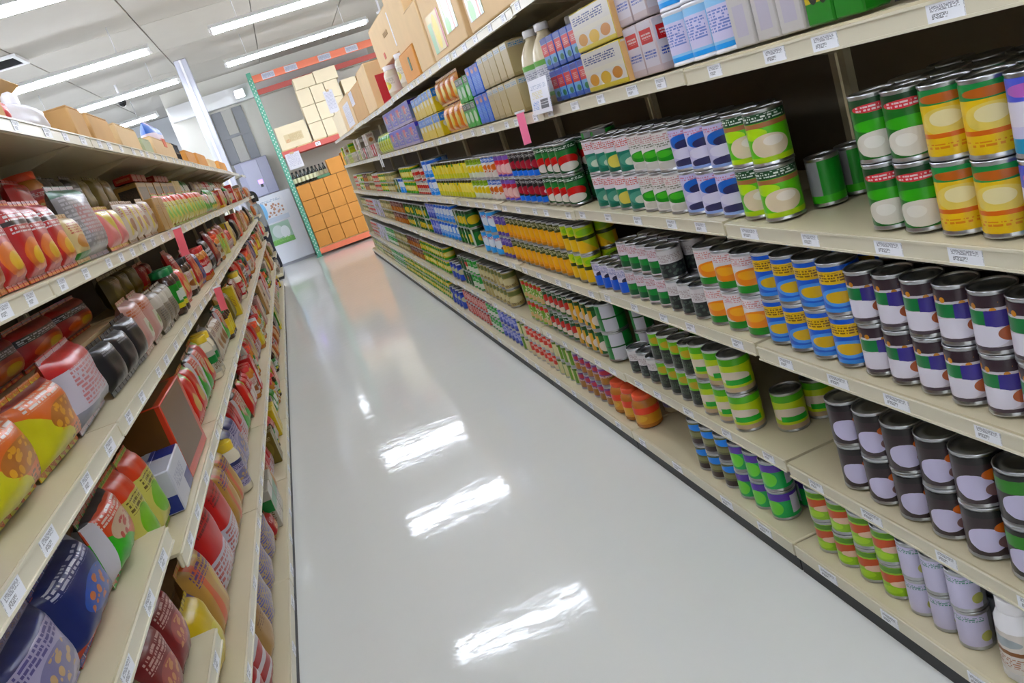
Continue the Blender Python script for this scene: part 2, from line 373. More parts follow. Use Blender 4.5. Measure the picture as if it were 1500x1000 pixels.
#@@PRODUCTS
# ------------------------------------------------------------------ printed labels
# cans: name -> (short description, base, layers)
W_ = '#ece9f0'
CAN = {
 'lavender': ('lilac and blue tin with white middle', '#d9d2ee', [('r', .5, .85, 1, .16, '#5560c8'), ('e', .5, .83, .3, .09, '#b86fb8'), ('r', .5, .52, 1, .16, '#ece6f2'), ('r', .5, .1, 1, .1, '#3f9ac0')]),
 'corn': ('yellow sweetcorn tin with green top', '#e9c416', [('r', .5, .9, 1, .13, '#15884a'), ('e', .5, .86, .34, .07, '#b7662c'), ('e', .5, .52, .34, .2, '#e9d07a'), ('e', .5, .56, .2, .12, '#f0e3b4'), ('r', .5, .31, 1, .035, '#d9741c'), ('t', .5, .14, .4, .05, '#d88a1a')]),
 'mushroom': ('dark green tin with white mushrooms', '#176b2a', [('r', .5, .92, 1, .1, '#123f22'), ('e', .5, .84, .34, .07, '#d2434c'), ('t', .5, .84, .26, .04, '#f2d9dc'), ('e', .5, .55, .4, .1, '#4aa82c'), ('e', .5, .24, .4, .22, '#e7e1d4'), ('e', .42, .28, .15, .1, '#f4f0e6')]),
 'lime': ('lime green tin with pale button mushrooms', '#6fc42a', [('r', .5, .92, 1, .1, '#1f4a2a'), ('t', .5, .92, .4, .06, '#e8efe8'), ('r', .5, .76, 1, .05, '#a5714e'), ('e', .3, .6, .25, .12, '#b9e03a'), ('e', .55, .33, .32, .24, '#ead9bd'), ('e', .62, .42, .16, .1, '#f6ece0'), ('r', .5, .05, 1, .06, '#b6d62c')]),
 'berry': ('pale lilac tin with dark blue berries', '#cfcaea', [('t', .5, .9, .4, .06, '#c987a4'), ('e', .5, .68, .34, .18, '#2f66bd'), ('e', .55, .6, .25, .12, '#2b2c58'), ('e', .5, .38, .36, .14, '#e6e2f6'), ('e', .52, .14, .36, .11, '#3a3a62'), ('r', .5, .03, 1, .04, '#9db4ea')]),
 'leaf': ('white tin with green leafy vegetable', '#e6e2de', [('t', .5, .85, .42, .1, '#c99a9a'), ('t', .5, .66, .4, .06, '#8a8a7a'), ('e', .5, .38, .42, .16, '#2c8f34'), ('e', .4, .42, .2, .09, '#57b548'), ('e', .5, .12, .36, .1, '#d2cfc6')]),
 'teal': ('white and teal tin with pale fruit', '#e9e1e6', [('t', .5, .84, .42, .12, '#cf6f6c'), ('r', .5, .36, 1, .24, '#1f7a68'), ('e', .5, .34, .3, .18, '#5c9a86'), ('e', .55, .26, .18, .12, '#cfd8c4'), ('r', .5, .06, 1, .06, '#0f6a55')]),
 'pear': ('white and teal tin with yellow pear', '#e9e1e6', [('t', .5, .84, .42, .12, '#cf6f6c'), ('r', .5, .36, 1, .24, '#2c8a62'), ('e', .5, .3, .3, .2, '#e0cf74'), ('r', .5, .06, 1, .06, '#0f6a55')]),
 'bigreen': ('tall plain green tin with grey seam', '#1f8a36', [('r', .5, .5, .18, .6, '#8e8f92'), ('r', .5, .08, 1, .1, '#4cae2e')]),
 'tomato': ('dark green tin with red and white radish', '#1d4f2c', [('t', .5, .9, .42, .06, '#e4ebe4'), ('r', .5, .7, 1, .1, '#2f7a3c'), ('e', .5, .42, .36, .2, '#cf2f26'), ('e', .5, .2, .32, .16, '#ece4dc')]),
 'blackred': ('black tin with red fruit and blue base', '#1c1a1e', [('t', .5, .88, .42, .06, '#c8c8cc'), ('e', .5, .5, .38, .2, '#a31f3a'), ('e', .6, .45, .16, .1, '#dcc8d8'), ('r', .5, .12, 1, .12, '#2379e6')]),
 'pinkfruit': ('pink tin with pale rose fruit', '#d98a92', [('r', .5, .9, 1, .1, '#7a5aa8'), ('r', .5, .7, 1, .1, '#cf3f48'), ('e', .5, .38, .34, .24, '#f0c9c4'), ('r', .5, .04, 1, .06, '#5a4fb8')]),
 'orangefruit': ('orange and white tin with blue top', '#e4ddd6', [('r', .5, .88, 1, .12, '#4a6fc0'), ('t', .5, .88, .4, .06, '#f2f2f2'), ('d', .5, .42, .5, .22, '#cf6a34'), ('e', .5, .5, .34, .16, '#d8763a')]),
 'limewhite': ('lime and white tin with dark top', '#dfe3cc', [('r', .5, .85, 1, .14, '#8fae1e'), ('t', .5, .88, .42, .06, '#26401c'), ('e', .45, .45, .35, .2, '#e9cf3a'), ('r', .8, .25, .2, .2, '#3f8f3a')]),
 'pineapple': ('yellow pineapple tin with dark lettering', '#e6cf3a', [('r', .5, .93, 1, .07, '#33351c'), ('e', .5, .55, .3, .26, '#f0e080'), ('r', .5, .15, 1, .14, '#c9c95a'), ('e', .8, .8, .1, .1, '#4a8a2c')]),
 'aqua': ('bright blue tin with white panel', '#2d8fe8', [('r', .5, .62, .3, .2, '#e6ecf4'), ('r', .5, .9, 1, .07, '#1f62c8'), ('t', .5, .3, .4, .1, '#d7e6f8'), ('r', .85, .5, .1, .5, '#a9c4ea')]),
 'redwhite': ('red and cream tin', '#d9cfc0', [('r', .5, .68, 1, .14, '#c8413a'), ('t', .5, .4, .4, .14, '#8a6a5a'), ('r', .5, .08, 1, .09, '#c95a50')]),
 'olivetan': ('tan and olive tin', '#bfae7c', [('r', .5, .8, 1, .14, '#6f7440'), ('e', .5, .4, .34, .22, '#d9cfa4'), ('t', .5, .15, .4, .08, '#5a4a30')]),
 'yellowgreen': ('yellow tin with green bands', '#dcc52c', [('r', .5, .78, 1, .12, '#3f8f34'), ('e', .5, .45, .34, .18, '#efe39a'), ('r', .5, .1, 1, .1, '#4f9f38')]),
 'beans': ('white bean tin with purple and green band', '#d9d2da', [('r', .5, .9, 1, .12, '#3a2c34'), ('d', .5, .8, .5, .08, '#c98a3a'), ('r', .3, .6, .22, .13, '#2c7a46'), ('r', .68, .58, .24, .15, '#3a2f86'), ('e', .38, .26, .36, .2, '#efeaf6'), ('e', .78, .3, .2, .14, '#b5684a'), ('r', .5, .03, 1, .04, '#4a3c46')]),
 'bluecorn': ('bright blue tin with yellow lettering block', '#1f5fc8', [('r', .5, .76, .42, .14, '#e3bd22'), ('t', .5, .76, .38, .1, '#7a5a1a'), ('e', .5, .33, .36, .2, '#5c9ce6'), ('e', .5, .33, .26, .13, '#dcb63a'), ('r', .5, .04, 1, .05, '#4f93e4')]),
 'peach': ('white tin with orange fruit and green base', '#ebe4e6', [('t', .5, .85, .4, .1, '#d79a9a'), ('e', .5, .42, .4, .24, '#f0942a'), ('e', .42, .48, .2, .12, '#f7b45a'), ('r', .5, .08, 1, .12, '#2d8a34')]),
 'whitegreen': ('small white tin with dark green greens', '#e4dce2', [('t', .5, .82, .42, .14, '#c48f96'), ('r', .5, .3, 1, .24, '#175a36'), ('e', .5, .4, .4, .12, '#2f8a44')]),
 'whiteblack': ('small white tin with black base', '#e2dedf', [('t', .5, .72, .42, .14, '#b7a8a8'), ('r', .5, .26, 1, .26, '#262a2c'), ('d', .5, .26, .5, .2, '#4c5a52')]),
 'whiteblue': ('small white tin with vivid blue base', '#dfd9ea', [('t', .5, .8, .42, .14, '#8a8fb8'), ('e', .6, .5, .3, .16, '#33304c'), ('r', .5, .22, 1, .24, '#2f63d8')]),
 'mango': ('orange mango tin with dark top', '#eba51e', [('r', .5, .86, 1, .16, '#3f4a1e'), ('t', .5, .87, .42, .07, '#d9d4b0'), ('e', .5, .45, .3, .26, '#f3b834'), ('r', .5, .05, 1, .07, '#c88a1c')]),
 'mangolime': ('lime and yellow tin with black stripe', '#bcd02c', [('g', .3, .35, .3, .3, '#eec22a'), ('r', .5, .56, 1, .07, '#34401a'), ('e', .6, .8, .3, .12, '#8fc226')]),
 'purpleyellow': ('purple and yellow tin', '#5a4a9a', [('r', .5, .38, 1, .2, '#e4b42c'), ('t', .5, .85, .4, .08, '#c9b8d8')]),
 'bluewhite': ('large sky blue tin with white panel', '#4aa3e8', [('e', .5, .55, .36, .3, '#e9f0f6'), ('t', .5, .78, .3, .08, '#c84a5a'), ('e', .6, .3, .2, .12, '#7a4a3a')]),
 'greenyellow': ('green tin with yellow fruit', '#1f6a30', [('e', .5, .42, .36, .26, '#d9bc2c'), ('r', .5, .9, 1, .08, '#123a1c'), ('r', .9, .5, .06, .5, '#cfd8d0')]),
 'greywine': ('dark wine red tin with tan base', '#5c2c30', [('r', .5, .25, 1, .25, '#b5713a'), ('t', .5, .7, .4, .14, '#c9a8a0')]),
 'darklilac': ('dark tin with large pale lilac oval', '#33242a', [('e', .45, .36, .26, .27, '#dcd6f4'), ('e', .76, .62, .2, .13, '#cf7038'), ('r', .5, .93, 1, .08, '#1c1a1c'), ('e', .72, .3, .14, .14, '#8a6a6a')]),
 'greenlilac': ('dark tin with green leaf and lilac oval', '#2f2a2c', [('r', .5, .76, 1, .14, '#3f8a34'), ('e', .45, .36, .27, .26, '#dcd6f4'), ('e', .76, .58, .18, .14, '#c96a38'), ('r', .5, .95, 1, .06, '#1c1a1c')]),
 'limewrap': ('lime yellow tin with white and tan middle', '#c3d622', [('r', .5, .9, 1, .1, '#5fae3c'), ('e', .45, .44, .42, .18, '#e6d8c8'), ('r', .6, .3, .3, .08, '#2fb044'), ('r', .5, .06, 1, .08, '#bfa88c')]),
 'greenblack': ('bright green tin with black lower half', '#7ec43a', [('r', .5, .26, 1, .28, '#20241f'), ('e', .5, .74, .3, .14, '#c5a94a'), ('t', .5, .3, .4, .12, '#4a5a44')]),
 'veg': ('dark green tin with red tomatoes', '#22502c', [('t', .5, .9, .4, .05, '#dfe6df'), ('e', .5, .52, .38, .2, '#c93c28'), ('e', .5, .24, .32, .14, '#ead9c8'), ('r', .5, .04, 1, .05, '#3f6a30')]),
 'garlic': ('green and gold tin with pale bulbs', '#2f6a34', [('r', .2, .5, .16, .5, '#e0ab2c'), ('e', .6, .34, .32, .24, '#efe0d4'), ('r', .5, .9, 1, .08, '#1c4a26')]),
 'salad': ('pale green tin with mixed vegetables', '#7fae4c', [('d', .5, .5, .5, .3, '#e9dfc0'), ('r', .5, .85, 1, .1, '#c8402f'), ('e', .5, .2, .4, .14, '#ddb98a')]),
 'greenside': ('big green tin with white side panel', '#12803c', [('r', .5, .5, .17, .5, '#dcdce6'), ('r', .5, .5, 1, .03, '#0c5a2c')]),
 'tomlime': ('lime green tin with red tomato stripe', '#9cc92c', [('r', .5, .6, 1, .16, '#c85a30'), ('e', .6, .42, .3, .12, '#ecc9b4'), ('r', .5, .9, 1, .08, '#5c8f24'), ('e', .3, .2, .2, .12, '#b6e020')]),
 'lilacwhite': ('slim pale lilac tin with grey-green shading', '#d9d4ee', [('r', .9, .5, .1, .5, '#8f9296'), ('e', .72, .3, .12, .16, '#c3c27a'), ('t', .4, .85, .3, .08, '#5f8f86')]),
 'purplegreen': ('green and violet tin with white panel', '#2fae62', [('r', .5, .84, 1, .15, '#5a3aa0'), ('e', .3, .4, .2, .3, '#7fdc5c'), ('r', .82, .5, .13, .36, '#e0dcee')]),
 'bluetop': ('olive brown tin with bright blue top', '#6a6a44', [('e', .5, .78, .44, .16, '#2f8ff0'), ('r', .5, .12, 1, .13, '#3a2a2a'), ('r', .5, .45, 1, .1, '#8a8a5c')]),
 'violetbrown': ('violet and brown tin', '#7a4a8a', [('r', .5, .3, 1, .26, '#a8743a'), ('e', .5, .76, .36, .14, '#b8374a'), ('t', .5, .5, .4, .06, '#e0d0e0')]),
 'creamgreen': ('cream tin with green streaks', '#e2dcae', [('r', .3, .5, .1, .5, '#6f9a3c'), ('r', .7, .4, .08, .4, '#8fae4c'), ('r', .5, .92, 1, .07, '#5a7a2c')]),
 'redtall': ('bright red tin with cream base', '#d94a34', [('r', .5, .18, 1, .18, '#e6d8b8'), ('t', .5, .75, .4, .1, '#f2e0d0')]),
 'bluelilac': ('periwinkle blue tin', '#5a68c4', [('r', .5, .5, 1, .1, '#a9aee4'), ('t', .5, .75, .4, .12, '#dcdcf2'), ('r', .5, .06, 1, .08, '#3a469a')]),
 'greenwhite': ('green and white tin', '#3fa64a', [('r', .5, .3, 1, .2, '#e2e6da'), ('t', .5, .7, .4, .1, '#d9ecd9')]),
 'pinkred': ('pinkish red tin with white print', '#c8564e', [('t', .5, .5, .45, .36, '#ecd6d0'), ('r', .5, .9, 1, .06, '#8f3430')]),
 'royal': ('royal blue tin with pale oval', '#2747b8', [('e', .5, .55, .3, .18, '#c9c9a8'), ('r', .5, .9, 1, .07, '#1a2f86')]),
}
for k, (d, b, l) in CAN.items(): lab('print_'+k, b, l, .32)

SEGS = 18
def can_body(r, h):
    def f():
        mb = MB()
        mb.lathe([(r*.9, 0), (r, .001), (r, .004), (r*.965, .007), (r*.965, h-.007), (r, h-.004), (r, h-.0005), (r*.93, h), (r*.92, h-.0045)], SEGS, capt=False)
        return mb.mesh('tin_can', [M_tin])
    return cached(('canb', r, h), f)
def can_lid(r, h):
    def f():
        mb = MB(); mb.lathe([(r*.92, h-.006), (r*.92, h-.0046), (r*.7, h-.0046), (r*.68, h-.0036), (r*.5, h-.0036), (r*.48, h-.0046), (.0001, h-.0046)], SEGS, capt=False)
        return mb.mesh('lid', [M_tinlid])
    return cached(('canl', r, h), f)
def can_label(r, h, prod):
    def f():
        mb = MB(); mb.lathe([(r*.975, .009), (r*.985, .012), (r*.985, h-.012), (r*.975, h-.009)], SEGS, rep=2, capb=False, capt=False)
        return mb.mesh('paper_label', [MATS['print_'+prod]])
    return cached(('canp', r, h, prod), f)
FY = dict(R1=.95, R2=.955, R3=.967, R4=.985, R5=.967, RB=.985)
CANS = []      # every can in the right-hand shelves: position, size, product, label parts
def can_block(shelf, zt, y0, y1, n, layers, prod, h=.125, x0=1.062, d=None, back=0, toplayer=None, front=True, note=''):
    k = FY[shelf]; y0, y1 = y0*k, y1*k
    if shelf == 'RB': h = min(h*.84, .1015) if h < .14 else .16; x0 = x0-.03
    p = (y1-y0)/n; r = min((d or p), p)/2-.0012
    prods = prod if isinstance(prod, (list, tuple)) else [prod]
    for c in range(n):
        for l in range(layers if isinstance(layers, int) else layers[c]):
            yc = y0+p*(c+.5); pr = prods[(c*len(prods))//n]
            CANS.append(dict(x=x0+r+random.uniform(0, .004), y=yc, z=zt+l*(h+.0012), r=round(r, 4), h=h, p=pr, l=l, nl=layers if isinstance(layers, int) else layers[c], s=shelf, front=True, a=random.uniform(-.3, .3)))
    for bk in range(1, back+1):
        for c in range(n):
            for l in range(layers if isinstance(layers, int) else layers[c]):
                yc = y0+p*(c+.5); pr = prods[(c*len(prods))//n]
                CANS.append(dict(x=x0+r+bk*(2*r+.004)+.004, y=yc, z=zt+l*(h+.0012), r=round(r, 4), h=h, p=pr, l=l, nl=1, s=shelf, front=False, a=random.uniform(-.5, .5)))
TOP = {k: v+LIP+.0006 for k, v in RZ.items()}; TOP['RB'] = .0966
def T(k, y): return TOP[k]+.0046
SH = {'R2': 'right second shelf', 'R3': 'right third shelf', 'R4': 'right fourth shelf', 'R5': 'right fifth shelf', 'RB': 'right bottom shelf', 'R1': 'right top shelf'}
B = lambda s, y0, y1, n, ly, p, **k: can_block(s, T(s, y0), y0, y1, n, ly, p, **k)
# third shelf
B('R3', .90, 1.165, 3, 2, 'lavender', h=.135, back=2)
B('R3', 1.17, 1.365, 2, 2, 'corn', h=.135, back=2)
B('R3', 1.37, 1.56, 2, 2, 'mushroom', h=.135, back=2)
for q in range(3): CANS.append(dict(x=1.212+.086*q, y=1.822, z=T('R3', 0), r=.041, h=.12, p='bigreen', l=0, nl=1, s='R3', front=True, a=-1.2))
B('R3', 1.875, 2.085, 2, 2, 'lime', h=.135)
B('R3', 2.09, 2.42, 3, 2, 'berry', h=.13, back=1)
B('R3', 2.425, 2.735, 3, 2, 'leaf', h=.13, back=1)
B('R3', 2.74, 3.18, 4, 2, ['teal', 'pear', 'teal', 'teal'], h=.13, back=1)
B('R3', 3.19, 3.4, 2, 2, 'bigreen', h=.14, x0=1.15)
B('R3', 3.42, 3.82, 4, 2, 'tomato', h=.13, back=1)
B('R3', 3.825, 4.31, 5, 2, 'blackred', h=.125)
B('R3', 4.32, 4.62, 3, 2, 'pinkfruit', h=.125)
B('R3', 4.63, 4.93, 3, 2, 'orangefruit', h=.125)
B('R3', 4.94, 5.36, 4, 2, 'limewhite', h=.125)
B('R3', 5.37, 6.62, 13, 2, 'pineapple', h=.125)
B('R3', 6.64, 7.02, 2, 2, 'aqua', h=.14, x0=1.05)
B('R3', 7.05, 7.7, 6, [1, 2, 1, 1, 2, 2], 'redwhite', h=.11)
B('R3', 7.72, 8.5, 7, 2, 'yellowgreen', h=.125)
B('R3', 8.52, 9.2, 6, 1, ['aqua', 'greenyellow'], h=.15)
B('R3', 9.22, 11.2, 18, 2, ['olivetan', 'yellowgreen', 'redwhite'], h=.11)
B('R3', 11.22, 14.1, 26, [1, 2]*13, ['olivetan', 'greywine', 'limewhite', 'redwhite'], h=.12)
# fourth shelf
B('R4', .86, 1.67, 9, 2, 'beans', h=.125, back=1)
B('R4', 1.675, 2.075, 4, 2, 'bluecorn', h=.13, back=1)
B('R4', 2.08, 2.42, 3, 2, 'peach', h=.125, back=1)
B('R4', 2.43, 3.06, 7, [1, 1, 2, 2, 2, 2, 2], ['whiteblack', 'whitegreen', 'whitegreen'], h=.112, back=1)
B('R4', 3.07, 3.43, 4, 1, 'whiteblue', h=.112, back=1)
B('R4', 3.45, 3.73, 3, 2, 'mangolime', h=.13, back=1)
B('R4', 3.735, 4.73, 11, 2, 'mango', h=.13)
B('R4', 4.74, 4.99, 3, 2, 'purpleyellow', h=.13)
B('R4', 5.0, 5.48, 3, [2, 2, 1], 'bluewhite', h=.14, x0=1.05)
B('R4', 5.75, 6.28, 5, 2, 'greenyellow', h=.13)
B('R4', 6.3, 7.5, 9, 2, ['aqua', 'aqua', 'bluelilac'], h=.14)
B('R4', 7.52, 9.0, 13, 2, 'greenyellow', h=.125)
B('R4', 9.02, 11.2, 20, 2, ['greywine', 'olivetan'], h=.125)
B('R4', 11.22, 14.1, 26, 2, ['lilacwhite', 'redwhite', 'olivetan'], h=.115)
# fifth shelf
B('R5', .82, 1.36, 5, 2, 'greenlilac', h=.125, back=1)
B('R5', 1.37, 1.92, 5, 2, 'darklilac', h=.125, back=1)
for q in range(3): CANS.append(dict(x=1.19+.108*q, y=2.235, z=T('R5', 0), r=.05, h=.13, p='limewrap', l=0, nl=1, s='R5', front=True, a=.2))
B('R5', 2.38, 2.7, 3, 2, 'limewrap', h=.13, x0=1.055)
B('R5', 2.705, 3.07, 4, 2, 'greenblack', h=.12, back=1)
B('R5', 3.08, 3.38, 3, 1, 'whiteblack', h=.11)
B('R5', 3.4, 3.5, 1, 2, 'greenside', h=.13, x0=1.16)
B('R5', 3.52, 3.67, 1, 2, 'greenside', h=.135, d=.13)
B('R5', 3.68, 4.05, 4, 2, 'garlic', h=.125)
B('R5', 4.055, 4.5, 5, 2, 'veg', h=.125)
B('R5', 4.51, 4.93, 5, 2, 'salad', h=.125)
B('R5', 4.95, 5.3, 4, 1, 'olivetan', h=.13, x0=1.2)
B('R5', 5.32, 6.15, 8, 2, 'olivetan', h=.12)
B('R5', 6.2, 6.85, 6, 2, ['greenwhite', 'veg'], h=.12)
B('R5', 6.9, 7.35, 3, 1, 'royal', h=.15, x0=1.05)
B('R5', 7.5, 8.9, 12, 2, 'yellowgreen', h=.12)
B('R5', 8.95, 9.9, 8, 2, 'greywine', h=.12)
B('R5', 9.95, 14.1, 38, 2, ['olivetan', 'greenwhite', 'lilacwhite', 'redwhite'], h=.115)
# bottom shelf
B('RB', 1.42, 1.66, 3, 2, 'lilacwhite', h=.125, back=1)
B('RB', 1.665, 2.045, 4, 2, 'tomlime', h=.13, back=1)
B('RB', 2.2, 2.49, 3, 2, 'purplegreen', h=.125, back=1)
B('RB', 2.495, 2.79, 3, 2, 'bluetop', h=.12, back=1)
B('RB', 3.64, 4.1, 5, 2, 'violetbrown', h=.12)
B('RB', 4.11, 4.45, 4, 2, 'creamgreen', h=.12)
B('RB', 4.46, 5.0, 6, 2, 'redtall', h=.12)
B('RB', 5.01, 5.2, 2, 2, 'creamgreen', h=.12)
B('RB', 5.21, 5.7, 5, 2, 'bluelilac', h=.12)
B('RB', 5.71, 6.05, 4, 2, 'greenwhite', h=.12)
B('RB', 6.06, 6.9, 9, 2, 'pinkred', h=.12)
B('RB', 6.95, 7.5, 4, 1, 'royal', h=.17, x0=1.05)
B('RB', 7.55, 10.5, 28, 2, 'yellowgreen', h=.12)
B('RB', 10.55, 14.1, 33, 2, ['greenwhite', 'olivetan', 'creamgreen'], h=.115)

fr = sorted([c for c in CANS if c['front']], key=lambda c: math.hypot(c['x'], c['y'], c['z']-CAM_H)/c['r'])
solo, rest = fr[:300], fr[300:]+[c for c in CANS if not c['front']]
cnt = {}
for c in sorted(solo, key=lambda c: c['y']):
    key = (c['p'], c['s'], c['l']); cnt[key] = cnt.get(key, 0)+1
    tier = '' if c['nl'] == 1 else (', lower row' if c['l'] == 0 else ', upper row')
    d = CAN[c['p']][0]
    lb = '%s, %s from front%s, %s' % (d, ordn(cnt[key]), tier, SH[c['s']])
    rz = math.atan2(-c['y'], -c['x'])*.8-PI*.2+PI/2+c['a']*.6
    o = link('tin_can', can_body(c['r'], c['h']), None, (c['x'], c['y'], c['z']), rz, label=lb, category='can', group='tins on the right shelves')
    link('lid', can_lid(c['r'], c['h']), o)
    link('paper_label', can_label(c['r'], c['h'], c['p']), o)
mb = MB(); prods = list(CAN); mi = {k: i+1 for i, k in enumerate(prods)}
for c in rest:
    n = 12 if c['y'] < 8 else 8; r, h, z = c['r'], c['h'], c['z']
    ph = random.uniform(0, 6)
    mb.lathe([(r*.97, z), (r, z+.004), (r*.965, z+.008)], n, c=(c['x'], c['y']), capt=False, ph=ph)
    mb.lathe([(r*.98, z+.008), (r*.98, z+h-.008)], n, c=(c['x'], c['y']), mi=mi[c['p']], capb=False, capt=False, ph=ph)
    mb.lathe([(r*.965, z+h-.008), (r, z+h-.004), (r*.97, z+h), (r*.92, z+h-.004)], n, c=(c['x'], c['y']), capb=False, ph=ph)
link('tin_cans', mb.mesh('tin_cans', [M_tin]+[MATS['print_'+k] for k in prods]), kind='stuff', label='many stacked tins along the farther and rear parts of right shelves', category='cans')

# ------------------------------------------------------------------ other product shapes
# local frame of every product: width along x, front towards -y, base at z = 0
def m_carton(w_, h, d, pm, b=.004):
    return cached(('carton', w_, h, d, pm.name, b), lambda: boxmesh('carton', pm, -w_/2, w_/2, -d/2, d/2, 0, h, b=b))
def m_bag(w_, h, d, pm):
    def f():
        mb = MB(); nx, nz = 13, 13; dd = d*.8
        for side in (-1, 1):
            o = len(mb.v)
            for j in range(nz):
                v = j/(nz-1)
                for i in range(nx):
                    u = i/(nx-1)
                    t = (max(0, 1-abs(2*u-1)**5)**.75)*(max(0, 1-abs(2*v-1)**4)**.6)
                    wob = .1*math.sin(9*u+4*v+w_*50)*math.sin(6*v+w_*40)+.16*math.sin(26*u+side)*math.exp(-9*min(v, 1-v))
                    pin = 1-.04*math.sin(PI*v)
                    mb.v.append(((u-.5)*w_*pin, side*(dd/2)*(t+wob*t), .012+v*(h-.024)))
            for j in range(nz-1):
                for i in range(nx-1):
                    q = [o+j*nx+i, o+j*nx+i+1, o+(j+1)*nx+i+1, o+(j+1)*nx+i]
                    uvs = [(i/(nx-1), j/(nz-1)), ((i+1)/(nx-1), j/(nz-1)), ((i+1)/(nx-1), (j+1)/(nz-1)), (i/(nx-1), (j+1)/(nz-1))]
                    uvs = [(min(.999, max(.001, a)), min(.999, max(.001, b))) for a, b in uvs]
                    if side > 0: q = q[::-1]; uvs = uvs[::-1]
                    mb.face(q, uvs, 0, True)
        return mb.mesh('bag', [pm])
    return cached(('bag', w_, h, d, pm.name), f)
def m_seal(w_, pm):
    def f():
        mb = MB(); n = 8
        for i in range(n):
            x0, x1 = -w_/2+w_*i/n, -w_/2+w_*(i+1)/n
            mb.box(x0, x1, -.0012+(.001 if i % 2 else 0), .0012+(.001 if i % 2 else 0), 0, .016)
        return mb.mesh('crimp_seal', [pm])
    return cached(('seal', w_, pm.name), f)
def put(name, data, side, y, z, depth, setback, lb, cat, grp, tilt=0, twist=0):
    if side == 'R':
        x = XR+.018+setback+depth/2; rz = -PI/2
        if z < .2: x -= .035
    else: x = XL-.015-setback-depth/2; rz = PI/2
    o = link(name, data, None, (x, y, z), 0, label=lb, category=cat, group=grp)
    o.rotation_euler = (tilt, 0, rz+twist)
    return o
CNT = {}
def numbered(d, shelf, tier=''):
    k = (d, shelf, tier); CNT[k] = CNT.get(k, 0)+1
    return '%s, %s from front%s, %s' % (d, ordn(CNT[k]), (', '+tier) if tier else '', shelf)
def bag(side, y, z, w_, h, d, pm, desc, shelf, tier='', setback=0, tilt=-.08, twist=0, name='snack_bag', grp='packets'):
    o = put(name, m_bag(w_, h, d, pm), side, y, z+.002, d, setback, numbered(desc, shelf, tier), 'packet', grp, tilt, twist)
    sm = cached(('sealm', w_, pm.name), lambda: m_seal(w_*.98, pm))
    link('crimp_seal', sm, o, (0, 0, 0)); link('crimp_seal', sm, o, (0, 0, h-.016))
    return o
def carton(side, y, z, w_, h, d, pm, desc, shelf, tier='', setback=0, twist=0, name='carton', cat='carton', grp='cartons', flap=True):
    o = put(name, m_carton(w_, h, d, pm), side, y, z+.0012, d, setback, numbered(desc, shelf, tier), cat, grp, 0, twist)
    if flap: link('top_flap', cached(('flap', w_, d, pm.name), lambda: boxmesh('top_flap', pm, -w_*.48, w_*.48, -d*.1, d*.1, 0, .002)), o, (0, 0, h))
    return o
def jar(side, y, z, r, h, pm, lidm, desc, shelf, tier='', setback=0, name='jar', cat='jar', grp='jars', glass=None):
    g = glass or MATS['jar_glass']
    def f():
        mb = MB(); mb.lathe([(r*.86, 0), (r, .008), (r, h*.72), (r*.8, h*.84), (r*.72, h*.86)], 16); return mb.mesh('jar', [g])
    o = put(name, cached(('jar', r, h, g.name), f), side, y, z+.0012, 2*r, setback, numbered(desc, shelf, tier), cat, grp)
    o.rotation_euler.z += random.uniform(-.4, .4)
    def fl():
        mb = MB(); mb.lathe([(r*.8, h*.845), (r*.82, h*.86), (r*.82, h*.985), (r*.78, h)], 16); return mb.mesh('lid', [lidm])
    link('lid', cached(('jarlid', r, h, lidm.name), fl), o)
    def fp():
        mb = MB(); mb.lathe([(r*1.006, h*.14), (r*1.006, h*.64)], 16, rep=2, capb=False, capt=False); return mb.mesh('paper_label', [pm])
    link('paper_label', cached(('jarlab', r, h, pm.name), fp), o)
    return o
def bottle(side, y, z, r, h, pm, body, capm, desc, shelf, tier='', setback=0, ring=None, name='bottle'):
    def f():
        mb = MB(); mb.lathe([(r*.8, 0), (r, .012), (r*1.0, h*.2), (r*.97, h*.4), (r, h*.56), (r*.9, h*.68), (r*.6, h*.8), (r*.36, h*.87), (r*.34, h*.91)], 18); return mb.mesh('bottle', [body])
    o = put(name, cached(('bot', r, h, body.name), f), side, y, z+.0012, 2*r, setback, numbered(desc, shelf, tier), 'bottle', 'bottles')
    o.rotation_euler.z += PI*.25+random.uniform(-.2, .2)
    def fc():
        mb = MB(); mb.lathe([(r*.4, h*.905), (r*.42, h*.912), (r*.42, h*.985), (r*.37, h)], 14); return mb.mesh('cap', [capm])
    link('cap', cached(('botcap', r, h, capm.name), fc), o)
    if pm:
        def fp():
            mb = MB(); mb.lathe([(r*1.008, h*.1), (r*1.008, h*.2), (r*.985, h*.4), (r*1.008, h*.56)], 18, rep=2, capb=False, capt=False); return mb.mesh('paper_label', [pm])
        link('paper_label', cached(('botlab', r, h, pm.name), fp), o)
    return o
mat('jar_glass', '#c9b48a', .12, spec=.6); mat('amber_food', '#b8722a', .25); mat('dark_sauce', '#3a2016', .15, spec=.6); mat('clear_food', '#d6cbb0', .2)
mat('lid_white', '#ebe9ec', .35); mat('lid_red', '#c9302c', .35); mat('lid_green', '#15703a', .35); mat('lid_yellow', '#e3c12a', .35); mat('lid_black', '#1c1c1e', .35); mat('lid_orange', '#e8552a', .35)

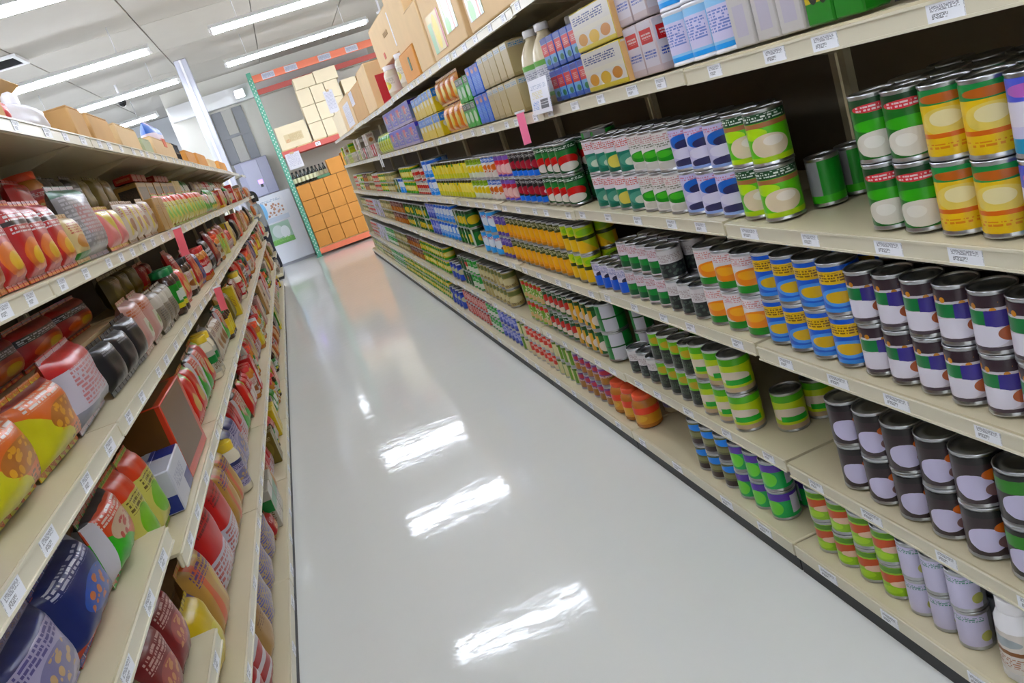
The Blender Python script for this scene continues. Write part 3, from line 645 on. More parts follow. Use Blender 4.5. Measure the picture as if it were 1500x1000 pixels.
PK = {  # packets and cartons: description, base, layers
 'blackpouch': ('black pouch', '#1a181a', [('t', .5, .6, .3, .1, '#5a5a5a')]),
 'olivepack': ('yellow pack with black olives and green base', '#e3cc22', [('r', .5, .12, 1, .12, '#2f8f2c'), ('e', .35, .36, .2, .14, '#1c2418'), ('e', .75, .34, .18, .13, '#20281a'), ('t', .5, .75, .4, .1, '#5a5418')]),
 'whitered': ('tall white carton with red print', '#e9e5e2', [('t', .5, .8, .3, .06, '#3a2c2c'), ('t', .5, .62, .36, .07, '#c0483c'), ('r', .5, .25, .3, .16, '#dcd6e4')]),
 'redlogo': ('white carton with red logo and blue script', '#e8e2ea', [('r', .5, .72, .42, .14, '#d3222a'), ('t', .5, .72, .34, .07, '#f4e4e4'), ('t', .5, .36, .42, .09, '#2b4fae'), ('r', .5, .06, 1, .06, '#d9c8c8')]),
 'eggtray': ('white tray pack with yellow cakes', '#e9e4dc', [('t', .45, .78, .4, .12, '#1f2f78'), ('r', .5, .5, 1, .06, '#f0ead8'), ('e', .2, .26, .12, .16, '#dba23a'), ('e', .5, .24, .13, .17, '#e8c05a'), ('e', .8, .28, .12, .15, '#cf8f34'), ('r', .5, .04, 1, .05, '#e6d23a')]),
 'drink': ('red and blue drink carton', '#7fb2e2', [('r', .5, .62, .5, .2, '#d8302c'), ('t', .5, .62, .34, .1, '#f0d8d0'), ('r', .5, .92, 1, .08, '#3a4aa0'), ('e', .6, .22, .3, .1, '#2f7a4c'), ('r', .5, .06, 1, .06, '#3a5ab0')]),
 'tancarton': ('tan carton with pale blue print', '#cfbe96', [('r', .5, .9, 1, .08, '#e2dccb'), ('t', .5, .88, .42, .06, '#5a9ad0'), ('r', .5, .04, 1, .04, '#b8a67c')]),
 'bluepack': ('blue carton with small orange emblem', '#2f6fd8', [('e', .5, .82, .3, .08, '#e0a08a'), ('t', .5, .4, .4, .26, '#8ab4ec'), ('r', .5, .96, 1, .04, '#6a5aa8')]),
 'greenpack': ('green and white pack with black top', '#3faa3a', [('r', .5, .86, 1, .14, '#22241f'), ('t', .5, .86, .4, .08, '#d8d8d4'), ('e', .5, .4, .36, .24, '#dff0dc')]),
 'cornbag': ('orange snack bag with yellow corn', '#d9861f', [('e', .5, .4, .3, .34, '#e8d04a'), ('r', .5, .85, 1, .1, '#e6a030'), ('t', .5, .8, .4, .07, '#a03a1c')]),
 'yellowblue': ('yellow pack with blue top and white panel', '#efd31c', [('r', .5, .82, 1, .18, '#3f86d8'), ('e', .5, .5, .3, .14, '#f3f0e4'), ('t', .5, .82, .35, .07, '#e0e8f4')]),
 'bluebox': ('violet blue box with red square and biscuits', '#3b35b8', [('r', .38, .66, .2, .2, '#d8262c'), ('d', .62, .45, .34, .26, '#d9c8a8'), ('r', .12, .4, .12, .4, '#7a86a8'), ('r', .5, .06, 1, .06, '#b8a8c0')]),
 'limebag': ('lime yellow packet', '#cfd62a', [('r', .5, .8, 1, .12, '#4c9a3a'), ('t', .5, .45, .4, .14, '#7a7a2c')]),
 'mixwhite': ('small white and brown packet', '#ddd2c0', [('e', .5, .4, .3, .2, '#a8764a'), ('t', .5, .8, .4, .1, '#7a3a3a')]),
 'mixred': ('small red and white packet', '#c93a36', [('r', .5, .35, .4, .2, '#ebe0d6'), ('t', .5, .75, .4, .1, '#f2dcd4')]),
 'mixgrey': ('small grey-brown packet', '#8f8474', [('r', .5, .7, 1, .14, '#d9d2c4'), ('t', .5, .35, .4, .16, '#4a3f34')]),
 'rednoodle': ('red noodle packet with white print', '#b3261f', [('t', .5, .72, .44, .14, '#efe9e9'), ('r', .5, .72, .5, .03, '#2a1414'), ('e', .5, .28, .42, .22, '#e0812a'), ('e', .55, .25, .24, .12, '#ecc247')]),
 'creamnoodle': ('cream noodle packet with green edge', '#dcc79a', [('t', .5, .7, .4, .14, '#b0584a'), ('r', .5, .06, 1, .07, '#3a7a34'), ('e', .5, .36, .34, .16, '#c48a4c')]),
 'brownpack': ('orange brown packet', '#b86a2c', [('e', .5, .5, .36, .24, '#d39a5a'), ('t', .5, .82, .4, .08, '#e9d2b4')]),
 'silverbag': ('silvery grey packet', '#9a9798', [('r', .5, .5, .3, .22, '#b48484'), ('t', .5, .5, .45, .4, '#c6c3c6'), ('r', .5, .93, 1, .06, '#2f6a4a')]),
 'pinkyellow': ('yellow and pink packet', '#e8d02a', [('g', .35, .3, .3, .3, '#e08f8c'), ('t', .6, .85, .36, .07, '#f2f0f2'), ('r', .5, .96, 1, .04, '#a8302c')]),
 'blackstripe': ('black packet with white stripes', '#1b1a1c', [('r', .5, .62, .42, .05, '#dcdce8'), ('r', .5, .48, .42, .04, '#dcdce8'), ('r', .5, .34, .42, .04, '#b8b8d0')]),
 'palepack': ('pale packet with brown and red print', '#ddcfc2', [('e', .55, .35, .3, .18, '#9a5f38'), ('t', .5, .74, .44, .14, '#c07c74'), ('r', .2, .5, .06, .4, '#e8d47a')]),
 'limeorange': ('yellow-green packet with orange top', '#dfd78a', [('r', .5, .86, 1, .13, '#e2602a'), ('e', .5, .36, .36, .2, '#8fc83c'), ('t', .5, .62, .4, .08, '#6a5a2c')]),
 'brownslab': ('dark brown wrapped slab in tan tray', '#4f443a', [('r', .5, .9, 1, .08, '#c7a06a'), ('r', .06, .5, .06, .5, '#c7a06a'), ('t', .5, .5, .4, .2, '#6a5c4e')]),
 'orangebox': ('small orange red box', '#df5428', [('t', .5, .5, .4, .24, '#f2c9a4'), ('r', .5, .9, 1, .08, '#b83a1c')]),
 'yellowbox': ('small yellow box', '#ecd21e', [('t', .5, .5, .4, .2, '#a8821c')]),
 'greenbag': ('green packet with white panel', '#2a8c3c', [('r', .5, .5, .34, .2, '#e4e9de'), ('r', .5, .1, 1, .1, '#e0d24a')]),
 'multired': ('large red and black noodle multipack', '#b8201c', [('r', .5, .66, 1, .1, '#201414'), ('t', .5, .66, .46, .07, '#dedee6'), ('e', .5, .26, .4, .2, '#e2742a'), ('e', .6, .24, .2, .12, '#efc64a')]),
 'multiwhite': ('large white multipack with red print', '#d9d2da', [('r', .5, .88, 1, .12, '#c4241e'), ('t', .55, .5, .42, .26, '#cf8a8a'), ('r', .5, .1, 1, .1, '#9a9aa2')]),
 'orangeyellow': ('orange packet shading to yellow corner', '#dd7a26', [('g', .3, .25, .25, .25, '#d8d21e'), ('t', .5, .85, .42, .08, '#e8dcd2'), ('e', .6, .5, .34, .2, '#b5743a'), ('d', .6, .5, .3, .17, '#e8b04a'), ('r', .5, .97, 1, .03, '#7a1a18'), ('t', .75, .18, .2, .08, '#5a2414')]),
 'purplepink': ('mauve and pink packet', '#a9869e', [('r', .5, .7, 1, .12, '#c8b4cc'), ('t', .5, .4, .44, .24, '#8a3f4a')]),
 'blackpack': ('glossy black packet', '#1a1719', [('t', .5, .8, .36, .06, '#8a8a90'), ('r', .5, .4, .3, .1, '#3a2a28')]),
 'pinkwhite': ('pale pink packet with green label', '#cfa49a', [('r', .6, .35, .22, .2, '#dfe2cf'), ('e', .6, .34, .12, .1, '#8fb060'), ('t', .4, .75, .36, .1, '#b86a34')]),
 'olivebag': ('olive brown packet', '#7a6a34', [('e', .5, .5, .34, .26, '#96864a'), ('t', .5, .82, .36, .06, '#cfc49a')]),
 'navy': ('dark navy packet with pale print', '#222c66', [('t', .5, .85, .44, .08, '#d7d7e6'), ('e', .55, .4, .34, .22, '#3a5aa8'), ('d', .55, .4, .28, .16, '#c9783a'), ('r', .94, .5, .05, .5, '#dcdce6'), ('r', .5, .05, 1, .05, '#c9542c')]),
 'lilacbag': ('pale lilac packet', '#bdb6cf', [('e', .5, .42, .34, .22, '#8a86a8'), ('d', .5, .42, .3, .18, '#d4b48a'), ('t', .5, .76, .4, .1, '#5a5288'), ('t', .5, .1, .4, .06, '#6a6290'), ('r', .5, .92, 1, .07, '#33386e')]),
 'orangegreen': ('orange packet with green corner', '#d9602a', [('g', .5, .15, .3, .2, '#56b434'), ('e', .5, .55, .32, .18, '#d8c0a4'), ('d', .5, .5, .3, .14, '#b8442a'), ('r', .06, .5, .05, .5, '#e8e4ea'), ('t', .5, .82, .4, .08, '#f0e0d4'), ('r', .5, .97, 1, .03, '#2a2430')]),
 'brownbox': ('plain brown box with orange edge', '#6f4c2c', [('r', .5, .06, 1, .06, '#d95a24'), ('r', .96, .5, .05, .5, '#d95a24')]),
 'whitetray': ('white tray pack with blue corner', '#dfe0e8', [('r', .8, .2, .2, .2, '#2b3a86'), ('t', .4, .6, .3, .16, '#a8acc0')]),
 'redbag': ('glossy red bag', '#b3161c', [('e', .5, .42, .32, .2, '#d8704a'), ('d', .5, .42, .28, .16, '#efcf9a'), ('t', .5, .8, .42, .09, '#f0dcd8'), ('r', .5, .06, 1, .05, '#e0b83a')]),
 'limered': ('lime and red packet', '#a9c82c', [('g', .6, .6, .3, .3, '#d84a2c'), ('e', .4, .4, .2, .2, '#e8c88a')]),
 'redwhitebag': ('red over white striped packet', '#cf2a20', [('r', .5, .2, 1, .22, '#d9d4dc'), ('t', .5, .2, .45, .18, '#c4716c'), ('t', .5, .8, .4, .07, '#7a1414')]),
 'maroon': ('maroon packet', '#7f1f28', [('e', .5, .45, .34, .2, '#a8504a'), ('d', .5, .45, .3, .16, '#d8a070'), ('t', .5, .8, .4, .1, '#e0c0b8'), ('r', .5, .04, 1, .04, '#2c1014')]),
 'yellowpouch': ('yellow packet with violet edge', '#e8cc1c', [('r', .95, .5, .06, .5, '#5a4a8a'), ('e', .5, .4, .26, .2, '#f2e27a')]),
 'orangetan': ('tan packet with orange streaks', '#cfa468', [('r', .3, .5, .08, .5, '#e2742c'), ('r', .65, .5, .06, .44, '#d9bc5a'), ('t', .5, .8, .4, .1, '#6a4a8a')]),
 'meshbag': ('tan and lilac speckled bag', '#c7b08e', [('t', .5, .5, .5, .5, '#7a78b4')]),
 'redstripe': ('red packet with white stripes', '#b8222a', [('r', .5, .75, 1, .05, '#e8e2e4'), ('r', .5, .5, 1, .05, '#e8e2e4'), ('r', .5, .25, 1, .05, '#e8e2e4'), ('r', .93, .5, .08, .5, '#dcdce4')]),
 'tanbag': ('plain tan packet', '#bf9866', [('t', .5, .7, .36, .1, '#8a6238')]),
 'greenlidded': ('clear pack with green label', '#cfcabb', [('r', .5, .6, 1, .16, '#2f8a4c'), ('t', .5, .3, .4, .14, '#7a5a3a')]),
}
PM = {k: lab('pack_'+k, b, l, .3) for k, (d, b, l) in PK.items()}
DESC = {k: v[0] for k, v in PK.items()}

# ------------------------------------------------------------------ right second shelf: cartons, packs, bottles
z2 = T('R2', 0); s2 = SH['R2']
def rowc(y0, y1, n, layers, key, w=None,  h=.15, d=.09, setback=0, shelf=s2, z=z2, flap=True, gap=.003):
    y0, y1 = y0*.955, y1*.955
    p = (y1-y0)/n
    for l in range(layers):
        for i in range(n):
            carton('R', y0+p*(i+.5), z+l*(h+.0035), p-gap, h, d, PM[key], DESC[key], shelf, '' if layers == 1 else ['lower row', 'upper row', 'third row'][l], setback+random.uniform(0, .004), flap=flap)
for i in range(5): bag('R', .88+.1*i, z2, .092, .17, .05, PM['blackpouch'], DESC['blackpouch'], s2, tilt=-.05, name='pouch')
rowc(1.44, 1.62, 2, 1, 'olivepack', h=.17, d=.06)
rowc(1.63, 1.91, 3, 1, 'whitered', h=.22, d=.09)
for l in range(2):
    for i in range(3):
        y = 1.85+.115*(i+.5)
        def tin():
            mb = MB(); mb.lathe([(.05, 0), (.0555, .002), (.0555, .006), (.053, .01), (.053, .13), (.0555, .134), (.0555, .138), (.05, .14)], 20); return mb.mesh('formula_tin', [M_plasticw])
        o = link('formula_tin', cached('formula', tin), None, (XR+.02+.057, y, z2+.001+l*.1415), -1.9, label='large pale blue milk powder tin, %s from front, %s, %s' % (ordn(i+1), ['lower row', 'upper row'][l], s2), category='tin', group='milk powder tins')
        pm = lab('print_formula', '#9ccdf2', [('e', .35, .4, .14, .2, '#c0504c'), ('r', .68, .5, .26, .34, '#dcd6f2'), ('t', .68, .55, .22, .22, '#7a8ac8'), ('r', .5, .04, 1, .06, '#3aa0ec'), ('e', .3, .3, .16, .14, '#efe8e4')])
        def pl():
            mb = MB(); mb.lathe([(.0545, .011), (.0545, .129)], 20, rep=2, capb=False, capt=False); return mb.mesh('paper_label', [pm])
        link('paper_label', cached('formulal', pl), o)
rowc(2.32, 2.53, 2, 2, 'redlogo', h=.145, d=.1)
for l in range(2):
    o = carton('R', 2.585, z2+l*.1285, .335, .125, .16, PM['eggtray'], DESC['eggtray'], s2, ['lower row', 'upper row'][l], -.012, flap=False, name='tray_pack', cat='tray', grp='tray packs')
    mbm = cached('traywall', lambda: boxmesh('tray_wall', M_card, -.1725+.341, -.1725+.345, -.08, .08, .0, .115))
    link('tray_wall', mbm, o); 
rowc(2.9, 3.3, 5, 2, 'drink', h=.115, d=.06)
rowc(2.62, 2.9, 4, 3, 'drink', h=.112, d=.06, setback=.2)
pmb = lab('print_drinkbottle', '#dfe3e4', [('r', .5, .93, 1, .07, '#7fb96a'), ('r', .5, .5, .4, .3, '#e9e9f0'), ('t', .5, .6, .3, .2, '#a8aab8'), ('r', .5, .05, 1, .06, '#9ac48c')])
mbd = mat('milky_plastic', '#cdbf9e', .2, spec=.6)
for i, y in enumerate((3.27, 3.43)): bottle('R', y, z2, .068, .3, pmb, mbd, MATS['lid_white'], 'large milky drink bottle with white cap', s2, 'front row')
for i, y in enumerate((3.22, 3.38)): bottle('R', y, z2, .068, .3, pmb, mbd, MATS['lid_white'], 'large milky drink bottle with white cap', s2, 'back row', setback=.17)
# price card standing in front of the bottles
pc = lab('print_pricecard', '#e6e6ee', [('t', .5, .78, .4, .07, '#a8b0c4'), ('t', .4, .55, .28, .1, '#d8cf9a'), ('t', .25, .25, .16, .12, '#7a9ad0'), ('r', .7, .26, .2, .13, '#3a3a44'), ('r', .7, .31, .2, .006, '#e6e6ee'), ('r', .7, .24, .2, .006, '#e6e6ee')], scale=(30, 14))
o = link('price_card', boxmesh('price_card', pc, -.12, .12, -.002, .002, 0, .13), None, (XR-.03, 3.2, z2-.02), -PI/2, label='white price card with barcode before the milky drink bottles', category='sign')
o.rotation_euler = (-.12, 0, -PI/2)
link('easel_foot', boxmesh('easel_foot', M_plasticw, -.03, .03, .002, .016, 0, .004), o)
rowc(3.74, 4.32, 5, 2, 'tancarton', h=.147, d=.09)
rowc(4.33, 4.62, 3, 2, 'bluepack', h=.142, d=.08)
rowc(4.63, 4.95, 3, 2, 'greenpack', h=.13, d=.09)
for l in range(2):
    for i in range(4): bag('R', 4.8+.163*i, z2+l*.165, .155, .16, .06, PM['cornbag'], DESC['cornbag'], s2, ['lower row', 'upper row'][l], tilt=-.04)
rowc(5.72, 6.2, 4, 2, 'yellowblue', h=.15, d=.08)
rowc(6.22, 6.7, 3, 2, 'yellowblue', h=.15, d=.08, setback=.02)
rowc(6.75, 8.35, 4, 2, 'bluebox', h=.16, d=.12)
for i in range(6): bag('R', 8.1+.19*i, z2, .17, .18, .06, PM['limebag'], DESC['limebag'], s2, 'lower row')
for i in range(22):
    k = random.choice(['mixwhite', 'mixred', 'mixgrey', 'limebag', 'mixwhite'])
    for l in range(random.choice((1, 1, 2))): carton('R', 9.3+.22*i, z2+l*.135, .16, .13, .09, PM[k], DESC[k], s2, ['lower row', 'upper row'][l])
# loose packets and boxes between the far tins on other shelves
for i in range(6):
    k = ['mixgrey', 'mixred', 'mixwhite'][i % 3]
    carton('R', 5.52+.035*i, T('R4', 0), .03, .12, .12, PM[k], DESC[k], SH['R4'], setback=.12)
# bottom shelf extras
for i in range(3): jar('R', 3.26+.125*i, T('RB', 0), .057, .15, lab('print_orangejar', '#d99a3c', [('r', .5, .8, 1, .2, '#e8552e'), ('e', .5, .36, .3, .24, '#e6b45a')]), MATS['lid_orange'], 'orange lidded jar of amber sauce', SH['RB'], glass=MATS['amber_food'])
for i in range(2):
    for l in range(1): jar('R', 3.3+.16*i, T('RB', 0), .05, .2, PM['lilacbag'], MATS['lid_red'], 'tall jar with lilac label and red lid', SH['RB'], setback=.15)
for i in range(4):
    jar('R', 1.0+.1*i, T('RB', 0), .047, .2, lab('print_ricejar', '#e4ddd6', [('r', .5, .5, 1, .05, '#8a5a34'), ('t', .5, .25, .4, .12, '#b88a74'), ('e', .5, .75, .3, .12, '#b0b8bc')]), MATS['lid_white'], 'white jar with brown band', SH['RB'], glass=MATS['lid_white'])

# ------------------------------------------------------------------ cartons on top of the right shelves and left shelves
def panel(o, key, mtl, u0, u1, v0, v1, w_, h, d, name='printed_panel'):
    mb = MB(); mb.box((u0-.5)*w_, (u1-.5)*w_, -d/2-.0025, -d/2-.0005, v0*h, v1*h); link(name, mb.mesh(name, [mtl]), o)
def cbox(side, y0, y1, z, h, d, m, lb, setback=0, open_=False, twist=0, tape=True):
    if side == 'R': y0, y1 = y0*.95, y1*.95
    w_ = y1-y0
    x = (XR+.01+setback+d/2) if side == 'R' else (XL-.01-setback-d/2)
    if side == 'L': h *= .62
    o = link('cardboard_box', None, None, (x, (y0+y1)/2, z), 0, label=lb, category='box', group='cardboard boxes')
    o.rotation_euler = (0, 0, (-PI/2 if side == 'R' else PI/2)+twist)
    if open_:
        t = .006
        for a in ((-w_/2, w_/2, -d/2, -d/2+t), (-w_/2, w_/2, d/2-t, d/2), (-w_/2, -w_/2+t, -d/2+t, d/2-t), (w_/2-t, w_/2, -d/2+t, d/2-t)):
            link('wall_panel', boxmesh('wall_panel', m, a[0], a[1], a[2], a[3], 0, h), o)
        link('bottom_panel', boxmesh('bottom_panel', m, -w_/2+t, w_/2-t, -d/2+t, d/2-t, 0, t), o)
        for sgn in (-1, 1):
            f = link('flap', boxmesh('flap', m, -w_/2, w_/2, 0, d*.45, 0, .005), o, (0, sgn*d/2, h)); f.rotation_euler = (0.5, 0, 0) if sgn > 0 else (.55, 0, PI)
    else:
        link('body', boxmesh('body', m, -w_/2, w_/2, -d/2, d/2, 0, h, b=.006), o)
        for sx in (-1, 1): link('top_flap', boxmesh('top_flap', m, -w_/2+.003, w_/2-.003, .001*sx if sx > 0 else -d/2+.003, d/2-.003 if sx > 0 else -.001, 0, .004), o, (0, 0, h))
        if tape:
            mb = MB(); mb.box(-w_/2, w_/2, -.03, .03, 0, .0012); link('tape_strip', mb.mesh('tape_strip', [M_tape]), o, (0, 0, h+.0042))
    return o
z1 = T('R1', 0)
green_pack = lab('print_window', '#e6ebe2', [('r', .2, .5, .04, .5, '#8fb04a'), ('r', .5, .5, .05, .5, '#f4f6f6'), ('r', .75, .45, .04, .45, '#c9785a'), ('e', .3, .15, .2, .2, '#6fb43a'), ('r', .9, .5, .03, .5, '#9ab0a8')], .3)
corn_pic = lab('print_cornpic', '#d8c48a', [('r', .15, .4, .14, .4, '#8fb88a'), ('e', .55, .5, .18, .45, '#e6cf4a'), ('r', .92, .5, .05, .5, '#b02a4a')], .4)
red_print = lab('print_redmark', '#c9302e', [('t', .5, .5, .4, .35, '#e0a890')], .6)
dark_print = lab('print_darkmark', '#c79c63', [('t', .5, .5, .5, .5, '#5a4a3a')], .7)
paper = lab('print_paper', '#eceaf2', [('t', .5, .55, .4, .38, '#c4c2d0')], .5)
o = cbox('R', 2.35, 3.3, z1, .32, .36, M_card3, 'brown carton at right end of right top shelf')
o = cbox('R', 3.4, 4.2, z1, .36, .36, M_card2, 'tan display carton with window of white and green packs'); panel(o, 0, green_pack, .08, .4, .12, .8, .8, .36, .36); panel(o, 0, dark_print, .6, .8, .4, .8, .8, .36, .36, 'print_mark')
o = cbox('R', 4.3, 5.2, z1, .38, .38, M_card2, 'tan carton with corn picture and green panel on right top shelf', setback=-.0); panel(o, 0, corn_pic, .12, .5, .08, .6, .9, .38, .38); panel(o, 0, green_pack, .56, .86, .2, .75, .9, .38, .38); panel(o, 0, paper, .8, .95, .78, .97, .9, .38, .38, 'white_slip')
o = cbox('R', 4.42, 5.5, z1+.386, .36, .34, M_card, 'brown carton with red emblem stacked above the corn carton', setback=.03); panel(o, 0, red_print, .3, .5, .2, .75, 1.08, .36, .34, 'red_emblem')
o = cbox('R', 5.27, 5.72, z1, .36, .36, M_card2, 'tan carton with faint green print left of corn carton')
o = cbox('R', 5.8, 6.4, z1, .19, .34, M_card3, 'low orange carton with small green leaf mark'); panel(o, 0, lab('print_greenmark', '#2f5a34', [], .5), .55, .64, .3, .75, .6, .19, .34, 'leaf_mark')
o = cbox('R', 5.75, 6.4, z1+.197, .42, .32, M_card2, 'tall pale carton standing on the low orange carton', setback=.02)
# red crate with jars, carton on top
o = link('display_crate', None, None, (XR+.25, 6.98, z1), -PI/2, label='red open crate holding two large jars under big carton', category='crate')
M_cr = mat('crate_red', '#c4242c', .4)
link('back_wall', boxmesh('back_wall', M_cr, -.8, .8, .19, .2, 0, .26, b=.003), o); link('bottom', boxmesh('bottom', M_cr, -.8, .8, -.2, .19, 0, .012), o)
for sx in (-1, 1): link('side_wall', boxmesh('side_wall', M_cr, sx*.8-.005, sx*.8+.005, -.2, .19, .012, .26), o)
link('top_board', boxmesh('top_board', M_cr, -.8, .8, -.02, .2, .2605, .27), o)
for i, y in enumerate((6.5, 7.2)): jar('R', y, z1+.0125, .07, .24, lab('print_yellowjar', '#e9e2d2', [('e', .45, .45, .3, .3, '#e3d41c'), ('t', .7, .7, .2, .2, '#b8b0a0')]), MATS['lid_white'], 'large white-lidded jar with yellow label', SH['R1'], setback=.02, glass=MATS['clear_food'])
o = cbox('R', 6.6, 8.1, z1+.2715, .33, .32, M_card2, 'very large tan carton with small red mark on red crate', setback=.1); panel(o, 0, lab('print_smallred', '#cf5a44', [], .6), .3, .36, .12, .26, 1.425, .33, .32, 'red_mark'); panel(o, 0, dark_print, .5, .66, .5, .6, 1.425, .33, .32, 'print_mark'); panel(o, 0, paper, .8, .98, .12, .85, 1.425, .33, .32, 'white_sheet')
o = cbox('R', 8.4, 9.2, z1, .4, .36, M_card2, 'upright tan carton left of the red crate'); 
o = cbox('R', 9.25, 10.5, z1, .34, .36, M_card, 'brown carton with pale top left of upright tan carton'); panel(o, 0, paper, .02, .3, .55, .98, 1.25, .34, .36, 'white_sheet')
o = cbox('R', 10.6, 12.2, z1, .36, .36, M_card2, 'tan carton with white sheet near far end of right top shelf'); panel(o, 0, paper, .3, .8, .05, .8, 1.6, .36, .36, 'white_sheet')
o = cbox('R', 12.3, 13.9, z1, .3, .36, M_cream, 'cream carton at far end of right top shelf')
# left top shelf
zl1 = LZ['L1']+LIP+.001
cbox('L', 2.05, 2.42, zl1, .16, .3, M_card, 'brown box at near end of left top shelf')
o = link('plastic_bag', m_bag(.2, .1, .12, mat('red_plastic', '#d8323c', .3)), None, (XL-.1, 2.6, zl1+.002), PI/2, label='small red plastic bag on left top shelf', category='bag'); link('knot', boxmesh('knot', MATS['red_plastic'], -.02, .02, -.02, .02, 0, .04, b=.01), o, (0, 0, .085))
cbox('L', 2.46, 2.82, zl1+.001, .2, .26, M_card, 'small brown box behind red and white bags on left top shelf', setback=.17)
o = link('plastic_bag', m_bag(.34, .11, .15, M_plasticw), None, (XL-.1, 2.92, zl1+.002), PI/2, label='crumpled white plastic bag on left top shelf', category='bag'); link('knot', boxmesh('knot', M_plasticw, -.03, .03, -.02, .02, 0, .05, b=.012), o, (0, 0, .095))
cbox('L', 2.88, 3.2, zl1+.001, .24, .24, M_card2, 'open tan box with raised flaps behind white bag', setback=.2, open_=True)
cbox('L', 3.2, 3.42, zl1, .17, .3, M_card, 'narrow brown box beside white bag on left top shelf')
cbox('L', 3.5, 3.9, zl1, .17, .3, M_card, 'reddish brown box before the pale tan boxes, left top shelf')
cbox('L', 4.05, 4.6, zl1, .17, .3, M_card2, 'pale tan box, left top shelf, nearer of two pale ones')
cbox('L', 4.7, 5.0, zl1, .12, .3, mat('green_board', '#a9b08c', .7), 'low grey-green box between pale tan and orange-print boxes')
o = cbox('L', 5.1, 6.1, zl1, .17, .32, M_card2, 'tan box with orange print on left top shelf'); panel(o, 0, lab('print_orangemark', '#d9693c', [], .6), .5, .64, .4, .7, 1.0, .17, .32, 'orange_mark')
o = link('shrink_bundle', m_bag(.5, .22, .2, mat('clear_film', '#dcd8e2', .15, spec=.7)), None, (XL-.42, 5.75, zl1+.002), PI/2, label='clear film bundle behind orange-print tan box', category='bundle'); link('crimp_seal', m_seal(.48, MATS['clear_film']), o, (0, 0, .205))
o = link('wire_basket', None, None, (XL-.16, 6.5, zl1), 0, label='small black wire basket on left top shelf', category='basket')
mb = MB()
for zz in (.004, .07, .13):
    for a, b2 in (((-.12, -.2), (.12, -.2)), ((.12, -.2), (.12, .2)), ((.12, .2), (-.12, .2)), ((-.12, .2), (-.12, -.2))): mb.tube((a[0], a[1], zz), (b2[0], b2[1], zz), .005, 6)
link('rim', mb.mesh('rim', [M_dark]), o)
mb = MB()
for i in range(9):
    y = -.2+.05*i
    for x in (-.12, .12): mb.tube((x, y, 0), (x, y, .13), .003, 5)
    mb.tube((-.12, y, .004), (.12, y, .004), .003, 5)
link('mesh_wires', mb.mesh('mesh_wires', [M_dark]), o)
cbox('L', 6.8, 7.5, zl1, .15, .3, M_card3, 'orange brown box before pink and blue bag')
pk = lab('print_ricebag', '#ecdfea', [('r', .5, .9, 1, .12, '#2f62b8'), ('e', .4, .62, .12, .07, '#d8405a'), ('e', .6, .3, .24, .14, '#eeb4c4'), ('t', .5, .5, .4, .1, '#d9c0d0')], .35)
o = link('rice_bag', m_bag(.7, .46, .16, pk), None, (XL-.3, 7.9, zl1+.002), PI/2, label='upright pink and white bag with blue top on left top shelf', category='bag'); link('crimp_seal', m_seal(.68, pk), o, (0, 0, .445))
cbox('L', 7.7, 8.6, zl1, .17, .2, M_card3, 'orange box in front of pink and blue bag')
cbox('L', 8.9, 9.7, zl1, .14, .3, M_card2, 'low tan box past the pink and blue bag')
cbox('L', 10.3, 11.6, zl1, .17, .3, M_card3, 'orange brown box near far end of left top shelf')

# ------------------------------------------------------------------ left shelves: packets, boxes, jars
LT = {k: v+LIP+.0052 for k, v in LZ.items()}; LT['LB'] = .1052
LS = {'L2': 'left second shelf', 'L3': 'left third shelf', 'L4': 'left fourth shelf', 'L5': 'left fifth shelf', 'LB': 'left bottom shelf'}
def zt(k, y):
    if y < 2.06 and k == 'L4': return .85+LIP+.0012
    if y < 2.06 and k == 'L5': return .555+LIP+.0012
    return LT[k]-.004
CUT = {'L2': 8.0, 'L3': 4.3, 'L4': 4.4, 'L5': 4.0, 'LB': 4.3}
FILL = {}
def lrow(k, y, items, cut=0):
    """items: (kind, product, width, height, depth, tier height, setback) placed one after another along the aisle"""
    for it in items:
        if cut and y > cut: break
        kind, pr, w_, h, d = it[:5]; up = it[5] if len(it) > 5 else 0; sb = it[6] if len(it) > 6 else 0
        n = it[7] if len(it) > 7 else 1
        if not (len(it) > 5 and it[5]): h = round(h*{'L2': 1.0, 'L3': 1.15, 'L4': 1.25, 'L5': 1.2, 'LB': 1.1}[k], 3)
        room = {'L2': .335, 'L3': .3, 'L4': .175 if y < 2 else .295, 'L5': .23 if y < 2 else .33, 'LB': .25}[k]-up-.01
        if h > room: h = round(room, 3)
        for i in range(n):
            if kind != '_':
                tier = 'upper tier' if up else ''
                yy = y+w_/2; z = zt(k, yy)+up
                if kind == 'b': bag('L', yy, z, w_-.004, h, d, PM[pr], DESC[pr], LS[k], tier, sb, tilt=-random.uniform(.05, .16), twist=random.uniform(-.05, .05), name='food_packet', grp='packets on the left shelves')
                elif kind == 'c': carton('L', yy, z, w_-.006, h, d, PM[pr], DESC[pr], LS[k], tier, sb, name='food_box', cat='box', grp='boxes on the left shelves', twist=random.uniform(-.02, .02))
                elif kind == 'j':
                    lm, gl, tx = pr
                    jar('L', yy, z, w_/2-.003, h, PM[d] if isinstance(d, str) else PM['mixwhite'], MATS['lid_'+lm], tx, LS[k], tier, sb, glass=MATS[gl], grp='jars on the left shelves')
            y += w_
            if cut and y > cut: break
    if cut: FILL[k] = y+.02
    return y
